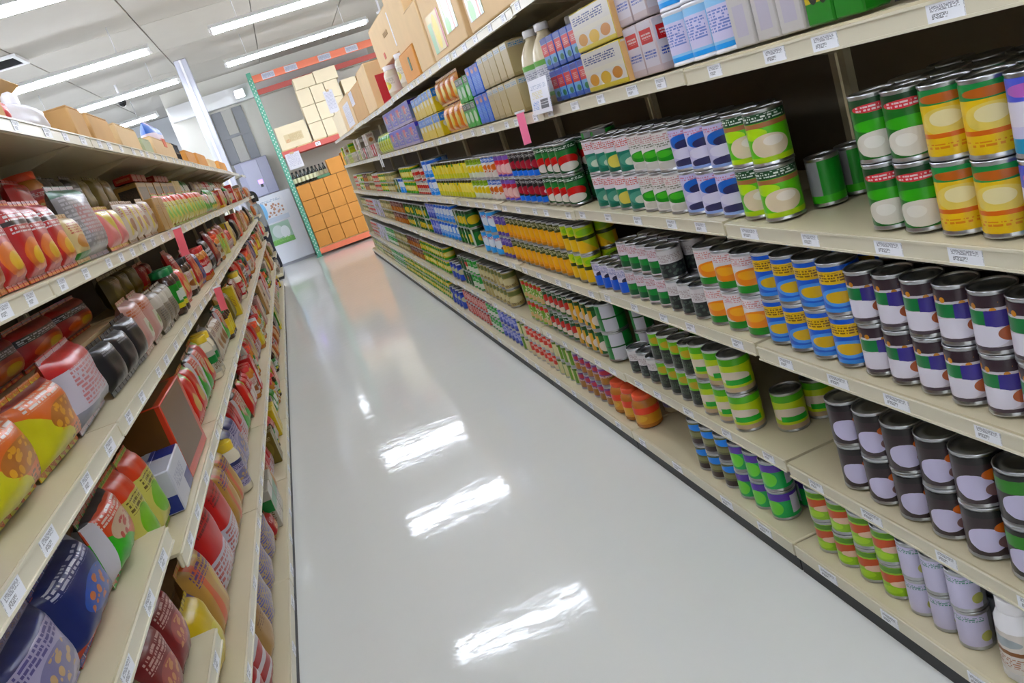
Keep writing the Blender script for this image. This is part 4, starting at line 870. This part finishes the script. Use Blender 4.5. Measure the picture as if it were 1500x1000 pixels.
# second shelf, lower tier
lrow('L2', 1.45, [('b', 'brownpack', .17, .18, .07, 0, 0, 2), ('b', 'brownpack', .17, .18, .07), ('b', 'rednoodle', .16, .2, .07, 0, 0, 4), ('b', 'creamnoodle', .17, .15, .07), ('b', 'silverbag', .34, .24, .1), ('b', 'pinkyellow', .18, .16, .07, 0, 0, 2), ('b', 'palepack', .19, .17, .07, 0, 0, 4), ('c', 'tanbag', .16, .16, .12, 0, 0, 2), ('b', 'limeorange', .17, .19, .06, 0, 0, 14), ('b', 'orangegreen', .18, .17, .07, 0, 0, 3), ('b', 'greenbag', .2, .2, .07, 0, 0, 3), ('b', 'pinkwhite', .2, .19, .08, 0, 0, 3), ('b', 'brownpack', .2, .18, .08, 0, 0, 5), ('b', 'olivebag', .2, .18, .08, 0, 0, 6), ('b', 'palepack', .2, .18, .08, 0, 0, 4)], cut=CUT['L2'])
# upper tier: rear stacks standing on packing boxes
def riser(k, y0, y1, h, d, sb, m, lb):
    x = XL-.02-sb-d/2; d -= .0
    o = link('packing_tray', None, None, (x, (y0+y1)/2, zt(k, (y0+y1)/2)+.001), PI/2, label=lb, category='tray', group='packing trays')
    w_ = y1-y0
    link('body', boxmesh('body', M_card, -w_/2, w_/2, -d/2, d/2, 0, h-.012, b=.003), o)
    link('top_board', boxmesh('top_board', M_card2, -w_/2, w_/2, -d/2, d/2, h-.0118, h-.001), o)
def upper(k, y0, y1, items, h=.15, sb=.13):
    riser(k  , y0, y1, h, .2, sb, M_card, 'brown packing tray under %s, %s' % ('rear '+DESC[items[0][1]]+' stack', LS[k]))
    y = y0+.01
    for it in items:
        kk = list(it)+[0]*(7-len(it)) if len(it) < 8 else list(it)
        kk[5] = h+.002; kk[6] = sb+.02
        y = lrow(k, y, [tuple(kk)])
upper('L2', 1.5, 2.75, [('b', 'silverbag', .3, .16, .1), ('b', 'silverbag', .28, .14, .1), ('b', 'maroon', .2, .17, .08), ('b', 'pinkyellow', .2, .15, .08, 0, 0, 2)])
upper('L2', 2.85, 4.9, [('b', 'redwhitebag', .2, .15, .08), ('j', ('orange', 'amber_food', 'jar with bright orange lid and dark label'), .13, .2, 'redbag'), ('b', 'blackstripe', .2, .17, .08, 0, 0, 3), ('b', 'olivebag', .22, .2, .09, 0, 0, 3)])
upper('L2', 5.0, 8.2, [('c', 'brownslab', .32, .135, .12, 0, 0, 5), ('c', 'yellowbox', .15, .15, .08, 0, 0, 3), ('b', 'greenbag', .2, .18, .08, 0, 0, 4)])
for i in [q for q in range(9) if q not in (3, 4)]: carton('L', 5.12+.17*i, zt('L2', 5)+.15+.1445, .16, .042, .1, PM['orangebox'], DESC['orangebox'], LS['L2'], 'topmost', .16, name='food_box', cat='box', grp='boxes on the left shelves')
upper('L2', 8.4, 12.9, [('b', 'palepack', .2, .16, .08, 0, 0, 4), ('b', 'mixred', .2, .17, .08, 0, 0, 5), ('b', 'greenbag', .2, .17, .08, 0, 0, 4), ('b', 'brownpack', .2, .18, .08, 0, 0, 7)])
# third shelf
lrow('L3', 1.0, [('b', 'purplepink', .2, .2, .09, 0, 0, 2), ('b', 'orangeyellow', .32, .15, .14), ('b', 'orangeyellow', .3, .15, .12), ('b', 'multiwhite', .36, .17, .12), ('b', 'blackpack', .19, .13, .09, 0, 0, 2), ('b', 'blackpack', .19, .14, .09), ('b', 'pinkwhite', .21, .17, .09, 0, 0, 2), ('b', 'mixgrey', .15, .15, .07, 0, 0, 3), ('j', ('green', 'dark_sauce', 'dark jar with green lid'), .11, .18, 'greenbag', 0, 0, 2), ('b', 'limered', .15, .16, .07, 0, 0, 3), ('c', 'mixred', .17, .2, .09, 0, 0, 3), ('c', 'tanbag', .2, .19, .1, 0, 0, 3), ('b', 'blackstripe', .22, .21, .08, 0, 0, 3), ('b', 'redbag', .2, .18, .08, 0, 0, 3), ('b', 'greenbag', .2, .17, .08, 0, 0, 3), ('b', 'yellowpouch', .22, .2, .09, 0, 0, 3), ('b', 'palepack', .2, .18, .08, 0, 0, 5), ('b', 'mixred', .2, .17, .08, 0, 0, 4), ('b', 'olivebag', .2, .19, .08, 0, 0, 6), ('b', 'yellowpouch', .2, .18, .08, 0, 0, 3), ('b', 'brownpack', .2, .18, .08, 0, 0, 4)], cut=CUT['L3'])
upper('L3', 1.05, 3.28, [('b', 'brownpack', .3, .13, .12), ('b', 'brownpack', .26, .14, .12), ('b', 'multired', .4, .125, .12, 0, 0, 4)], h=.13, sb=.15)
upper('L3', 3.5, 4.6, [('b', 'olivebag', .22, .15, .09, 0, 0, 3), ('b', 'redbag', .16, .13, .08, 0, 0, 2)], h=.12)
# fourth shelf
lrow('L4', .95, [('b', 'lilacbag', .26, .17, .1, 0, 0, 2), ('b', 'navy', .3, .16, .11), ('b', 'orangegreen', .26, .18, .11), ('b', 'limeorange', .16, .19, .08, 0, 0, 2), ('c', 'whitetray', .27, .1, .16), ('c', 'brownbox', .42, .2, .17), ('b', 'limered', .16, .17, .08, 0, 0, 3), ('b', 'orangegreen', .17, .18, .08, 0, 0, 2), ('b', 'limered', .17, .18, .08), ('j', ('yellow', 'clear_food', 'pale jar with yellow lid'), .11, .17, 'greenlidded', 0, 0, 2), ('b', 'blackpack', .2, .18, .09, 0, 0, 2), ('j', ('green', 'amber_food', 'amber jar with green lid'), .12, .18, 'mixred', 0, 0, 2), ('b', 'redbag', .36, .22, .12), ('b', 'redbag', .3, .2, .1), ('b', 'yellowpouch', .2, .18, .09, 0, 0, 2), ('b', 'blackpack', .22, .2, .09, 0, 0, 3), ('b', 'mixwhite', .18, .17, .08, 0, 0, 4), ('b', 'limebag', .2, .18, .08, 0, 0, 4), ('b', 'mixred', .2, .17, .08, 0, 0, 5), ('b', 'brownpack', .2, .19, .08, 0, 0, 6), ('b', 'palepack', .2, .18, .08, 0, 0, 8), ('b', 'olivebag', .2, .17, .08, 0, 0, 6)], cut=CUT['L4'])
upper('L4', 2.1, 3.9, [('b', 'orangetan', .2, .14, .08, 0, 0, 2), ('c', 'yellowbox', .2, .15, .1), ('b', 'maroon', .3, .14, .1, 0, 0, 2), ('b', 'brownpack', .2, .15, .08, 0, 0, 2)], h=.13, sb=.185)
# fifth shelf
lrow('L5', 1.25, [('b', 'olivebag', .2, .15, .09, 0, 0, 2), ('b', 'maroon', .19, .16, .09, 0, 0, 2)])
lrow('L5', 2.09, [('b', 'yellowpouch', .2, .17, .1), ('b', 'orangetan', .24, .21, .1), ('b', 'redwhitebag', .3, .25, .12), ('b', 'redwhitebag', .26, .23, .1), ('b', 'orangetan', .2, .2, .09, 0, 0, 2), ('j', ('yellow', 'clear_food', 'pale jar with yellow lid'), .12, .19, 'lilacbag'), ('b', 'lilacbag', .2, .2, .09, 0, 0, 2), ('b', 'redbag', .2, .16, .08), ('b', 'blackpack', .22, .24, .1, 0, 0, 3), ('b', 'greenbag', .16, .2, .08), ('j', ('red', 'clear_food', 'pale jar with red lid'), .11, .18, 'mixwhite', 0, 0, 3), ('b', 'yellowpouch', .2, .23, .08, 0, 0, 3), ('b', 'blackpack', .2, .25, .09, 0, 0, 4), ('b', 'pinkwhite', .2, .2, .08, 0, 0, 4), ('b', 'yellowpouch', .2, .2, .08, 0, 0, 4), ('b', 'mixred', .2, .2, .08, 0, 0, 5), ('b', 'mixgrey', .2, .2, .08, 0, 0, 8), ('b', 'brownpack', .2, .2, .08, 0, 0, 8)], cut=CUT['L5'])
upper('L5', 2.1, 4.4, [('b', 'maroon', .24, .15, .09, 0, 0, 2), ('b', 'lilacbag', .2, .16, .09, 0, 0, 2), ('b', 'redbag', .2, .15, .08, 0, 0, 2), ('b', 'navy', .22, .17, .09, 0, 0, 3)], h=.14, sb=.15)
# bottom shelf
lrow('LB', 2.0, [('b', 'redstripe', .22, .19, .1, 0, 0, 3), ('b', 'tanbag', .2, .18, .1), ('b', 'meshbag', .28, .19, .12, 0, 0, 3), ('b', 'redbag', .14, .1, .07), ('c', 'greenlidded', .16, .17, .1, 0, 0, 2), ('b', 'brownpack', .2, .17, .09, 0, 0, 2), ('b', 'pinkwhite', .18, .16, .09, 0, 0, 2), ('b', 'silverbag', .22, .2, .1, 0, 0, 3), ('c', 'bluepack', .14, .17, .08, 0, 0, 2), ('b', 'mixwhite', .2, .18, .08, 0, 0, 4), ('b', 'mixgrey', .2, .18, .08, 0, 0, 5), ('b', 'orangetan', .2, .18, .08, 0, 0, 5), ('b', 'mixred', .2, .17, .08, 0, 0, 5), ('b', 'tanbag', .2, .18, .08, 0, 0, 12), ('b', 'brownpack', .2, .18, .08, 0, 0, 5)], cut=CUT['LB'])

rf = random.Random(21)
MIX = ['redbag', 'blackpack', 'yellowpouch', 'greenbag', 'mixwhite', 'brownpack', 'mixred', 'orangegreen', 'limered', 'olivebag', 'palepack', 'pinkwhite', 'blackstripe', 'mixgrey', 'redwhitebag', 'orangetan', 'limeorange', 'maroon', 'navy', 'multired']
JARS = [('green', 'dark_sauce', 'dark jar with green lid'), ('red', 'amber_food', 'amber jar with red lid'), ('yellow', 'clear_food', 'pale jar with yellow lid'), ('black', 'dark_sauce', 'dark jar with black lid'), ('white', 'clear_food', 'pale jar with white lid'), ('orange', 'amber_food', 'amber jar with orange lid'), ('red', 'dark_sauce', 'dark jar with red lid')]
for k in ('L2', 'L3', 'L4', 'L5', 'LB'):
    y = FILL[k]
    while y < 13.95:
        n = rf.choice((1, 2, 2, 3)); t = rf.random(); hh = {'L2': .21, 'L3': .21, 'L4': .21, 'L5': .24, 'LB': .18}[k]*rf.uniform(.7, 1.1)
        hh = round(hh, 2); sb = rf.choice((0, 0, .01, .02)); sc = 1 if y < 8 else 1.35
        if t < .44: it = ('b', rf.choice(MIX), round(rf.uniform(.11, .18)*sc, 2), hh, .07, 0, sb, n)
        elif t < .72: it = ('c', rf.choice(MIX+['orangebox', 'yellowbox', 'brownbox', 'tanbag']), round(rf.uniform(.08, .15)*sc, 2), hh, .1, 0, sb, n)
        else: it = ('j', rf.choice(JARS), .1, round(min(hh, .17), 2), rf.choice(['mixwhite', 'mixred', 'greenbag', 'yellowpouch', 'palepack']), 0, sb, n)
        y = lrow(k, y, [it])+rf.choice((0, 0, .02))
for k, prs in (('L2', ['brownpack', 'palepack', 'mixred']), ('L3', ['brownpack', 'mixgrey']), ('L4', ['mixred', 'yellowpouch', 'mixgrey']), ('L5', ['olivebag', 'mixwhite', 'mixred']), ('LB', ['mixgrey', 'tanbag'])):
    y = 15.52
    for i in range(2 if k == 'L3' else 5):
        p = prs[i % len(prs)]
        y = lrow(k, y, [('b', p, .22, .19, .08)])
# ------------------------------------------------------------------ flags on the shelf edges
def flag(x, y, z, m, lb, sx):
    mb = MB(); n = 6
    for i in range(n):
        za, zb = -i*.022, -(i+1)*.022; xa = -sx*(.006+.05*(i/n)**1.5*.3); xb = -sx*(.006+.05*((i+1)/n)**1.5*.3)
        o = len(mb.v)
        ya, yb = .012*i/n, .012*(i+1)/n
        for (xx, zz, yo) in ((xa, za, ya), (xb, zb, yb)):
            for yy in (-.017, .017) if sx > 0 else (-.019, .019):
                for t in (0, .0015): mb.v.append((xx+t, yy+yo, zz))
        for q in ((0, 2, 6, 4), (1, 5, 7, 3), (0, 4, 5, 1), (2, 3, 7, 6)): mb.face([o+k for k in q])
    t = link('shelf_flag', mb.mesh('shelf_flag', [m]), None, (x, y, z), PI/2, label=lb, category='flag', group='pink shelf flags')
    link('clip', boxmesh('clip', M_plasticw, -.004, .004, -.022, .022, -.003, .006), t, (-sx*.003, 0, .0))
flag(XR-.026, 3.52, 1.51, M_pink, 'pink hanging flag on right second shelf edge below the bottles', 1)
flag(XL+.03, 4.24, 1.515, M_coral, 'pink flag hanging from left second shelf edge', -1)
flag(XL+.03, 4.8, 1.15, M_coral, 'pink flag hanging from left third shelf edge', -1)
o = link('shelf_talker', boxmesh('shelf_talker', lab('print_talker', '#f2f2f4', [('r', .5, .5, .1, .5, '#2a2a30')]), -.11, .11, -.001, .001, 0, .14), None, (XR-.009, 9.0, 1.375), -PI/2, label='small white and black card hung on right second shelf edge', category='sign')

# ------------------------------------------------------------------ pallet rack against the far wall
def rackmat():
    m = mat('rack_green', '#58a88c', .45)
    nt = m.node_tree; b = nt.nodes['Principled BSDF']
    tc = nt.nodes.new('ShaderNodeTexCoord'); mp = nt.nodes.new('ShaderNodeMapping'); mp.inputs['Scale'].default_value = (0, 0, 14)
    nt.links.new(tc.outputs['Object'], mp.inputs[0])
    return m
M_green = rackmat()
RY = 17.05
rk = link('pallet_rack', None, None, (1.6, RY, 0), label='teal and orange pallet rack full of cartons at aisle end', category='rack')
def RP(name, m, x0, x1, y0, y1, za, zb, parent=rk, b=.003):
    return link(name, boxmesh(name, m, x0-1.6, x1-1.6, y0-RY, y1-RY, za, zb, b=b), parent)
M_hole = mat('hole_dark', '#dfe6e2', .6)
for xx in (.14, 3.0):
    for yy in (RY, RY+.95):
        u = RP('upright', M_green, xx, xx+.085, yy, yy+.075, 0, 3.62)
        RP('foot_plate', M_green, xx-.03, xx+.115, yy-.02, yy+.1, 0, .012, parent=u)
        if yy == RY and xx < 1:
            for i in range(46):
                for q in (0, 1): link('slot_hole', cached('hole', lambda: boxmesh('slot_hole', M_hole, -.009, .009, -.0015, 0, -.012, .012)), u, (xx+.025+.035*q-1.6, 0, .1+i*.075+.03*q))
    for i in range(6):
        mb = MB(); za, zb = .2+i*.55, .75+i*.55
        ya, yb = (RY+.07, RY+.95) if i % 2 else (RY+.95, RY+.07)
        mb.tube((xx+.04-1.6, ya-RY, za), (xx+.04-1.6, yb-RY, zb), .016, 6); link('brace', mb.mesh('brace', [M_green]), rk)
for za, zb, m in ((.045, .15, M_orange), (1.99, 2.09, M_red), (3.42, 3.55, M_orange)):
    for yy in (RY+.005, RY+.96):
        if yy > RY+.5 and za > 3: za, zb = 3.29, 3.39
        RP('beam', M_red if (yy > RY+.5 and m is M_orange and za > 1) else m, .225, 2.999, yy, yy+.055, za, zb)
for za in (.151, 2.091):
    for i in range(9):
        RP('deck_plank', M_card2 if za > 1 else M_card, .23+.306*i, .23+.306*i+.29, RY+.01, RY+1.0, za, za+.018, b=0)
mb = MB()
for i in range(23): mb.tube((.25+.12*i-1.6, .06, 3.535), (.25+.12*i-1.6, .96, 3.535), .006, 5)
link('wire_deck', mb.mesh('wire_deck', [mat('zinc', '#a7a8ac', .35, metal=.8)]), rk)
sgn = lab('print_racksign', '#e9ebf4', [('t', .5, .5, .44, .36, '#8a90b0')], .4, scale=(34, 8))
for i, xx in enumerate((.42, .86, 1.52, 2.06)):
    link('beam_label', boxmesh('beam_label', sgn, -.12, .12, -.002, 0, 0, .11), rk, (xx+.1-1.6, .004, 3.43))
link('beam_label', boxmesh('beam_label', M_tag, -.05, .05, -.002, 0, 0, .07), rk, (.93-1.6, .004, 2.0))
o = link('paper_notice', boxmesh('paper_notice', paper, -.14, .14, -.002, 0, -.3, 0), None, (.4, RY-.002, 2.03), 0, label='white paper notice taped to rack beam above the bottles', category='notice')
link('tape_strip', boxmesh('tape_strip', M_tape, -.04, .04, -.0035, -.002, -.02, .012), o)
def fbox(x0, x1, z0, h, m, lb, y=RY+.03, d=.45, mark=None):
    o = link('cardboard_box', None, None, ((x0+x1)/2, y+d/2, z0), label=lb, category='box', group='cartons on the pallet rack'); w_ = x1-x0-.006
    link('body', boxmesh('body', m, -w_/2, w_/2, -d/2, d/2, 0, h-.006, b=.006), o)
    mb = MB(); mb.box(-.03, .03, -d/2-.0012, d/2, 0, .0012); link('tape_strip', mb.mesh('tape_strip', [M_tape]), o, (0, 0, h-.006))
    if mark: link('print_mark', boxmesh('print_mark', mark, -w_*.3, w_*.3, -d/2-.002, -d/2-.0004, h*.25, h*.6), o)
    return o
zd = 2.1095
mk = lab('print_boxmark', '#ead8b2', [('t', .6, .5, .35, .4, '#cbb48c'), ('t', .15, .2, .12, .18, '#cf7a5a')], .7)
fbox(.25, .85, zd, .44, M_cream, 'wide cream carton standing alone on rack middle deck', mark=mk)
for i in range(3): fbox(.88, 1.15, zd+.32*i, .32, M_cream, 'cream carton in narrow column left on rack, %s level' % ['bottom', 'middle', 'top'][i])
for i in range(3): fbox(1.155, 1.42, zd+.32*i, .32, M_cream, 'cream carton in second narrow column on rack, %s level' % ['bottom', 'middle', 'top'][i])
for i in range(3): fbox(1.425, 1.7, zd+.32*i, .32, M_cream, 'cream carton in third narrow column on rack, %s level' % ['bottom', 'middle', 'top'][i])
fbox(.9, 1.3, zd+.96, .22, M_cream, 'low wide cream carton topping the left column'); fbox(1.305, 1.75, zd+.96, .24, M_cream, 'low wide cream carton topping the second and third columns')
for i in range(3): fbox(1.75, 2.05, zd+.3*i, .3, M_cream, 'cream carton in fourth narrow column on rack, %s level' % ['bottom', 'middle', 'top'][i])
for i in range(3): fbox(2.06, 2.5, zd+.3*i, .3, mat('cardboard_yellow', '#dcb45e', .7) if i == 2 else M_cream, 'right-hand %s carton on rack middle deck, %s level' % ('yellow' if i == 2 else 'cream', ['bottom', 'middle', 'top'][i]))
o = link('paper_notice', boxmesh('paper_notice', paper, -.09, .09, -.002, 0, -.42, 0), None, (1.45, RY+.027, 2.9), 0, label='long white paper sheet taped on the cream cartons', category='notice'); link('tape_strip', boxmesh('tape_strip', M_tape, -.03, .03, -.0032, -.002, -.02, .02), o)
# orange cartons on the lower deck, five columns of four
zl = .1695
for i in range(6):
    for j in range(4):
        hh = .31; x0 = .24+.27*i
        fbox(x0, x0+.27, zl+hh*j, hh, M_card3, 'orange brown carton in lower rack grid, column %s from left, %s layer' % (['one', 'two', 'three', 'four', 'five', 'six'][i], ['bottom', 'second', 'third', 'top'][j]))
fbox(.95, 1.25, zl+1.24, .3, M_card3, 'orange brown carton atop the lower rack grid beside bottles')
fbox(1.26, 1.6, zl+1.24, .34, M_card3, 'taller orange brown carton atop the lower rack grid')
fbox(.68, .94, zl+1.24, .06, mat('tray_green', '#4f7f5a', .6), 'flat green tray on orange cartons beside the bottles', d=.3)
def rbottle():
    mb = MB(); mb.lathe([(.03, 0), (.036, .006), (.036, .15), (.03, .18), (.014, .22), (.013, .25)], 12); return mb.mesh('sauce_bottle', [mat('bottle_dark', '#20261c', .12, spec=.6)])
rb = rbottle(); mb = MB(); mb.lathe([(.0365, .05), (.0365, .14)], 12, capb=False, capt=False); rbl = mb.mesh('paper_label', [mat('label_cream', '#d9d7b0', .5)])
mb = MB(); mb.lathe([(.016, .248), (.016, .272)], 10); rbc = mb.mesh('cap', [MATS['lid_black']])
for r_ in range(2):
    for i in range(9 if r_ else 6):
        o = link('sauce_bottle', rb, None, (.27+.079*i, RY+.1+.1*r_+(.0 if r_ == 0 else .33), zl+1.2415), label='dark bottle with cream label on rack, %s row, %s from left' % (['front', 'rear'][r_], ordn(i+1)), category='bottle', group='dark bottles on the rack')
        link('paper_label', rbl, o); link('cap', rbc, o)

# ------------------------------------------------------------------ far wall: grey panels, cabinet, white cooler with posters
M_gd = mat('panel_dark_grey', '#8d8f94', .55); M_gl = mat('panel_light_grey', '#bdbbb5', .6); M_vi = mat('cabinet_violet_grey', '#a3a4bb', .45)
o = link('roller_door', None, None, (-.38, 18.37, 2.2), label='tall grey ribbed door panels high on far wall', category='door')
for x0, x1, m in ((-.4, -.2, M_gd), (-.2, .0, M_gl), (.02, .22, M_gd)):
    p = link('door_panel', boxmesh('door_panel', m, x0, x1-.004, -.03, .02, 0, 1.05, b=.003), o)
    for q in range(4): link('rib', boxmesh('rib', m, x0+.02+q*.045, x0+.035+q*.045, -.038, -.03, .01, 1.04), p)
link('cross_bar', boxmesh('cross_bar', M_gd, -.4, .216, -.05, -.031, .5, .56), o)
cb = link('electrical_cabinet', None, None, (-.4, 18.1, 1.44), label='violet grey wall cabinet with small glowing screen', category='cabinet')
link('body', boxmesh('body', M_vi, -.33, .33, -.08, .28, 0, .74, b=.008), cb)
dr = link('door', boxmesh('door', mat('cabinet_door', '#b6b7cd', .4), -.2, .12, -.092, -.081, .02, .72, b=.004), cb)
link('screen', boxmesh('screen', mat('violet_screen', '#b07cff', .3, emit=2.2), .0, .09, -.096, -.093, .24, .32), dr)
link('keypad', boxmesh('keypad', M_dark, .02, .07, -.096, -.093, .17, .23), dr)
cw = link('cooler_cabinet', None, None, (-.27, 17.95, 0), label='white cooler cabinet with two posters beside the teal rack post', category='cooler')
link('body', boxmesh('body', mat('cooler_white', '#dfe3ee', .4), -.42, .4, -.25, .28, .05, 1.43, b=.012), cw)
link('plinth', boxmesh('plinth', mat('plinth_grey', '#9a9da6', .5), -.4, .38, -.23, .26, 0, .05), cw)
p1 = lab('poster_food', '#e3e6ef', [('e', .1, .55, .14, .35, '#7fc0ee'), ('d', .55, .55, .35, .3, '#b88a74'), ('r', .5, .12, 1, .1, '#c8d4e6'), ('t', .5, .9, .4, .06, '#a8b8d0')], .4)
p2 = lab('poster_green', '#9fc0ae', [('e', .4, .6, .25, .3, '#cfdcdc'), ('e', .7, .5, .2, .3, '#dfe6ea'), ('r', .5, .1, 1, .14, '#6fae5a'), ('t', .5, .2, .4, .1, '#8fc870')], .4)
link('poster', boxmesh('poster', p1, -.3, .2, -.254, -.2505, .88, 1.36), cw); link('poster', boxmesh('poster', p2, -.3, .14, -.254, -.2505, .44, .86), cw)
# white square column past the left shelving
o = link('column', None, None, (-.77, 15.2, 0), label='white square column rising beyond the left shelves', category='column', **S)
link('shaft', boxmesh('shaft', mat('column_paint', '#c9cad8', .5), -.1, .1, -.1, .1, 0, 3.888, b=.012), o)
link('conduit', boxmesh('conduit', M_plasticw, -.02, .02, -.125, -.101, .3, 3.88, b=.006), o)
# ceiling bits: cameras, air vent
def dome(x, y, lb):
    t = link('ceiling_camera', None, None, (x, y, ZC-.012), label=lb, category='camera', group='ceiling cameras')
    mb = MB(); mb.tube((0, 0, 0), (0, 0, -.22), .018, 8); link('stem', mb.mesh('stem', [M_plasticw]), t)
    mb = MB(); mb.lathe([(.0, -.36), (.04, -.35), (.062, -.31), (.065, -.27)], 14); link('dome', mb.mesh('dome', [mat('dome_dark', '#15151a', .15)]), t)
    mb = MB(); mb.lathe([(.07, -.27), (.07, -.23), (.03, -.215)], 14); link('cap', mb.mesh('cap', [M_plasticw]), t)
dome(2.55, 14.9, 'dark dome camera under ceiling above right shelves, lower one'); dome(2.9, 14.0, 'dark dome camera under ceiling above right shelves, upper one'); dome(-1.9, 15.6, 'dark dome camera under ceiling above left shelves')
o = link('air_vent', None, None, (-2.7, 11.6, ZC-.03), label='dark ceiling air vent with white frame at left', category='vent')
for a in ((-.45, .45, -.3, -.25), (-.45, .45, .25, .3), (-.45, -.4, -.25, .25), (.4, .45, -.25, .25)): link('frame_bar', boxmesh('frame_bar', M_white, a[0], a[1], a[2], a[3], -.02, .015), o)
link('backing', boxmesh('backing', M_dark, -.4, .4, -.25, .25, .005, .012), o)
for i in range(9):
    f = link('slat', boxmesh('slat', mat('vent_grey', '#6a6a6e', .4), -.4, .4, -.02, .02, -.001, .001), o, (0, -.22+.055*i, -.004)); f.rotation_euler = (.6, 0, 0)

# ------------------------------------------------------------------ person beyond the left shelving
def person(x, y, rz):
    J = {'pelvis': (0, 0, .9), 'waist': (0, 0, 1.03), 'chest': (0, .01, 1.2), 'neckb': (0, .0, 1.335), 'neck': (0, .0, 1.38), 'head': (0, -.015, 1.47), 'top': (0, -.005, 1.55),
         'shl': (-.165, 0, 1.29), 'ell': (-.21, .02, 1.04), 'wrl': (-.2, -.1, .86), 'hal': (-.195, -.13, .79), 'shr': (.165, 0, 1.29), 'elr': (.21, .02, 1.04), 'wrr': (.2, -.1, .86), 'har': (.195, -.13, .79),
         'hil': (-.09, 0, .85), 'knl': (-.1, -.02, .48), 'anl': (-.1, .02, .08), 'tol': (-.11, -.13, .035), 'hir': (.09, 0, .85), 'knr': (.1, -.02, .48), 'anr': (.1, .02, .08), 'tor': (.11, -.13, .035)}
    Rr = dict(pelvis=.15, waist=.13, chest=.15, neckb=.07, neck=.052, head=.092, top=.062, shl=.065, ell=.048, wrl=.034, hal=.036, shr=.065, elr=.048, wrr=.034, har=.036, hil=.09, knl=.06, anl=.042, tol=.038, hir=.09, knr=.06, anr=.042, tor=.038)
    E_ = [('pelvis', 'waist'), ('waist', 'chest'), ('chest', 'neckb'), ('neckb', 'neck'), ('neck', 'head'), ('head', 'top'), ('chest', 'shl'), ('shl', 'ell'), ('ell', 'wrl'), ('wrl', 'hal'), ('chest', 'shr'), ('shr', 'elr'), ('elr', 'wrr'), ('wrr', 'har'), ('pelvis', 'hil'), ('hil', 'knl'), ('knl', 'anl'), ('anl', 'tol'), ('pelvis', 'hir'), ('hir', 'knr'), ('knr', 'anr'), ('anr', 'tor')]
    V = [J[k] for k in J]; R_ = [Rr[k] for k in J]; idx = {k: i for i, k in enumerate(J)}; ED = [(idx[a], idx[b]) for a, b in E_]
    for sd, hk in ((-1, 'hal'), (1, 'har')):           # five fingers to each hand
        b = Vector(J[hk])
        for q, (dx, ln) in enumerate(((-.024, .07), (-.008, .08), (.008, .078), (.022, .062))):
            i0 = len(V); V += [tuple(b+Vector((dx, -.015, -.03))), tuple(b+Vector((dx, -.03, -.03-ln*.6))), tuple(b+Vector((dx, -.02, -.03-ln)))]; R_ += [.0095, .009, .008]
            ED += [(idx[hk], i0), (i0, i0+1), (i0+1, i0+2)]
        i0 = len(V); V += [tuple(b+Vector((-sd*.03, -.03, -.01))), tuple(b+Vector((-sd*.045, -.045, -.045)))]; R_ += [.011, .009]; ED += [(idx[hk], i0), (i0, i0+1)]
    me = bpy.data.meshes.new('person'); me.from_pydata(V, ED, [])
    o = bpy.data.objects.new('person', me); COL.objects.link(o)
    md = o.modifiers.new('skin', 'SKIN'); sv = me.skin_vertices[0].data
    for i, r in enumerate(R_): sv[i].radius = (r, r*.82 if r > .1 else r)
    sv[0].use_root = True
    sd_ = o.modifiers.new('sub', 'SUBSURF'); sd_.levels = 2; sd_.render_levels = 2
    dg = bpy.context.evaluated_depsgraph_get(); ev = bpy.data.meshes.new_from_object(o.evaluated_get(dg))
    o.modifiers.clear(); o.data = ev; ev.name = 'person'
    ev.materials.clear()
    for m in (mat('skin', '#b98a6c', .5), mat('grey_sweater', '#8f9496', .8), mat('dark_trousers', '#2b2d38', .8), mat('shoe', '#1c1c1e', .5)): ev.materials.append(m)
    for p in ev.polygons:
        c = p.center; p.use_smooth = True
        p.material_index = 3 if c.z < .09 else 2 if (c.z < .9 and abs(c.x) < .185 and c.y > -.1 or c.z < .75 and abs(c.x) < .17) else (1 if (c.z < 1.36 and c.z > .86) else 0)
    o.location = (x, y, 0); o.rotation_euler = (0, 0, rz)
    o['label'] = 'person with dark hair in grey top beyond left shelves'; o['category'] = 'person'
    mb = MB(); n = 14
    hc = Vector((0, 0, 1.49))
    prof = [(.098, -.1), (.106, -.05), (.107, 0), (.097, .05), (.07, .09), (.03, .112), (.001, .116)]
    for r, z in prof:
        for i in range(n):
            a = 2*PI*i/n; s_ = math.sin(a)
            rr = r*(1 if s_ > -.25 or z > .03 else .8); zz = z if (s_ > -.25 or z > .03) else max(z, .035)
            mb.v.append((rr*.88*math.cos(a), .012+rr*s_, hc.z+zz))
    for j in range(len(prof)-1):
        for i in range(n): mb.face([j*n+i, j*n+(i+1) % n, (j+1)*n+(i+1) % n, (j+1)*n+i], None, 0, True)
    link('hair', mb.mesh('hair', [mat('dark_hair', '#171210', .45)]), o)
    for sx in (-1, 1):
        mb = MB(); mb.lathe([(.002, -.012), (.007, -.006), (.008, 0), (.006, .006), (.002, .01)], 8); e = link('eye', mb.mesh('eye', [M_dark]), o, (sx*.033, -.1, 1.485))
        mb = MB(); mb.lathe([(.004, -.03), (.014, -.015), (.016, .005), (.01, .025), (.003, .03)], 8); e = link('ear', mb.mesh('ear', [MATS['skin']]), o, (sx*.09, -.005, 1.475))
    mb = MB(); mb.v += [(0, -.105, 1.495), (-.014, -.1, 1.455), (.014, -.1, 1.455), (0, -.13, 1.458)]
    for q in ((0, 1, 3), (0, 3, 2), (1, 2, 3)): mb.face(q)
    link('nose', mb.mesh('nose', [MATS['skin']]), o)
    link('mouth', boxmesh('mouth', mat('lips', '#8f4f46', .5), -.022, .022, -.101, -.094, 1.43, 1.438), o)
person(-.61, 17.02, -1.75)
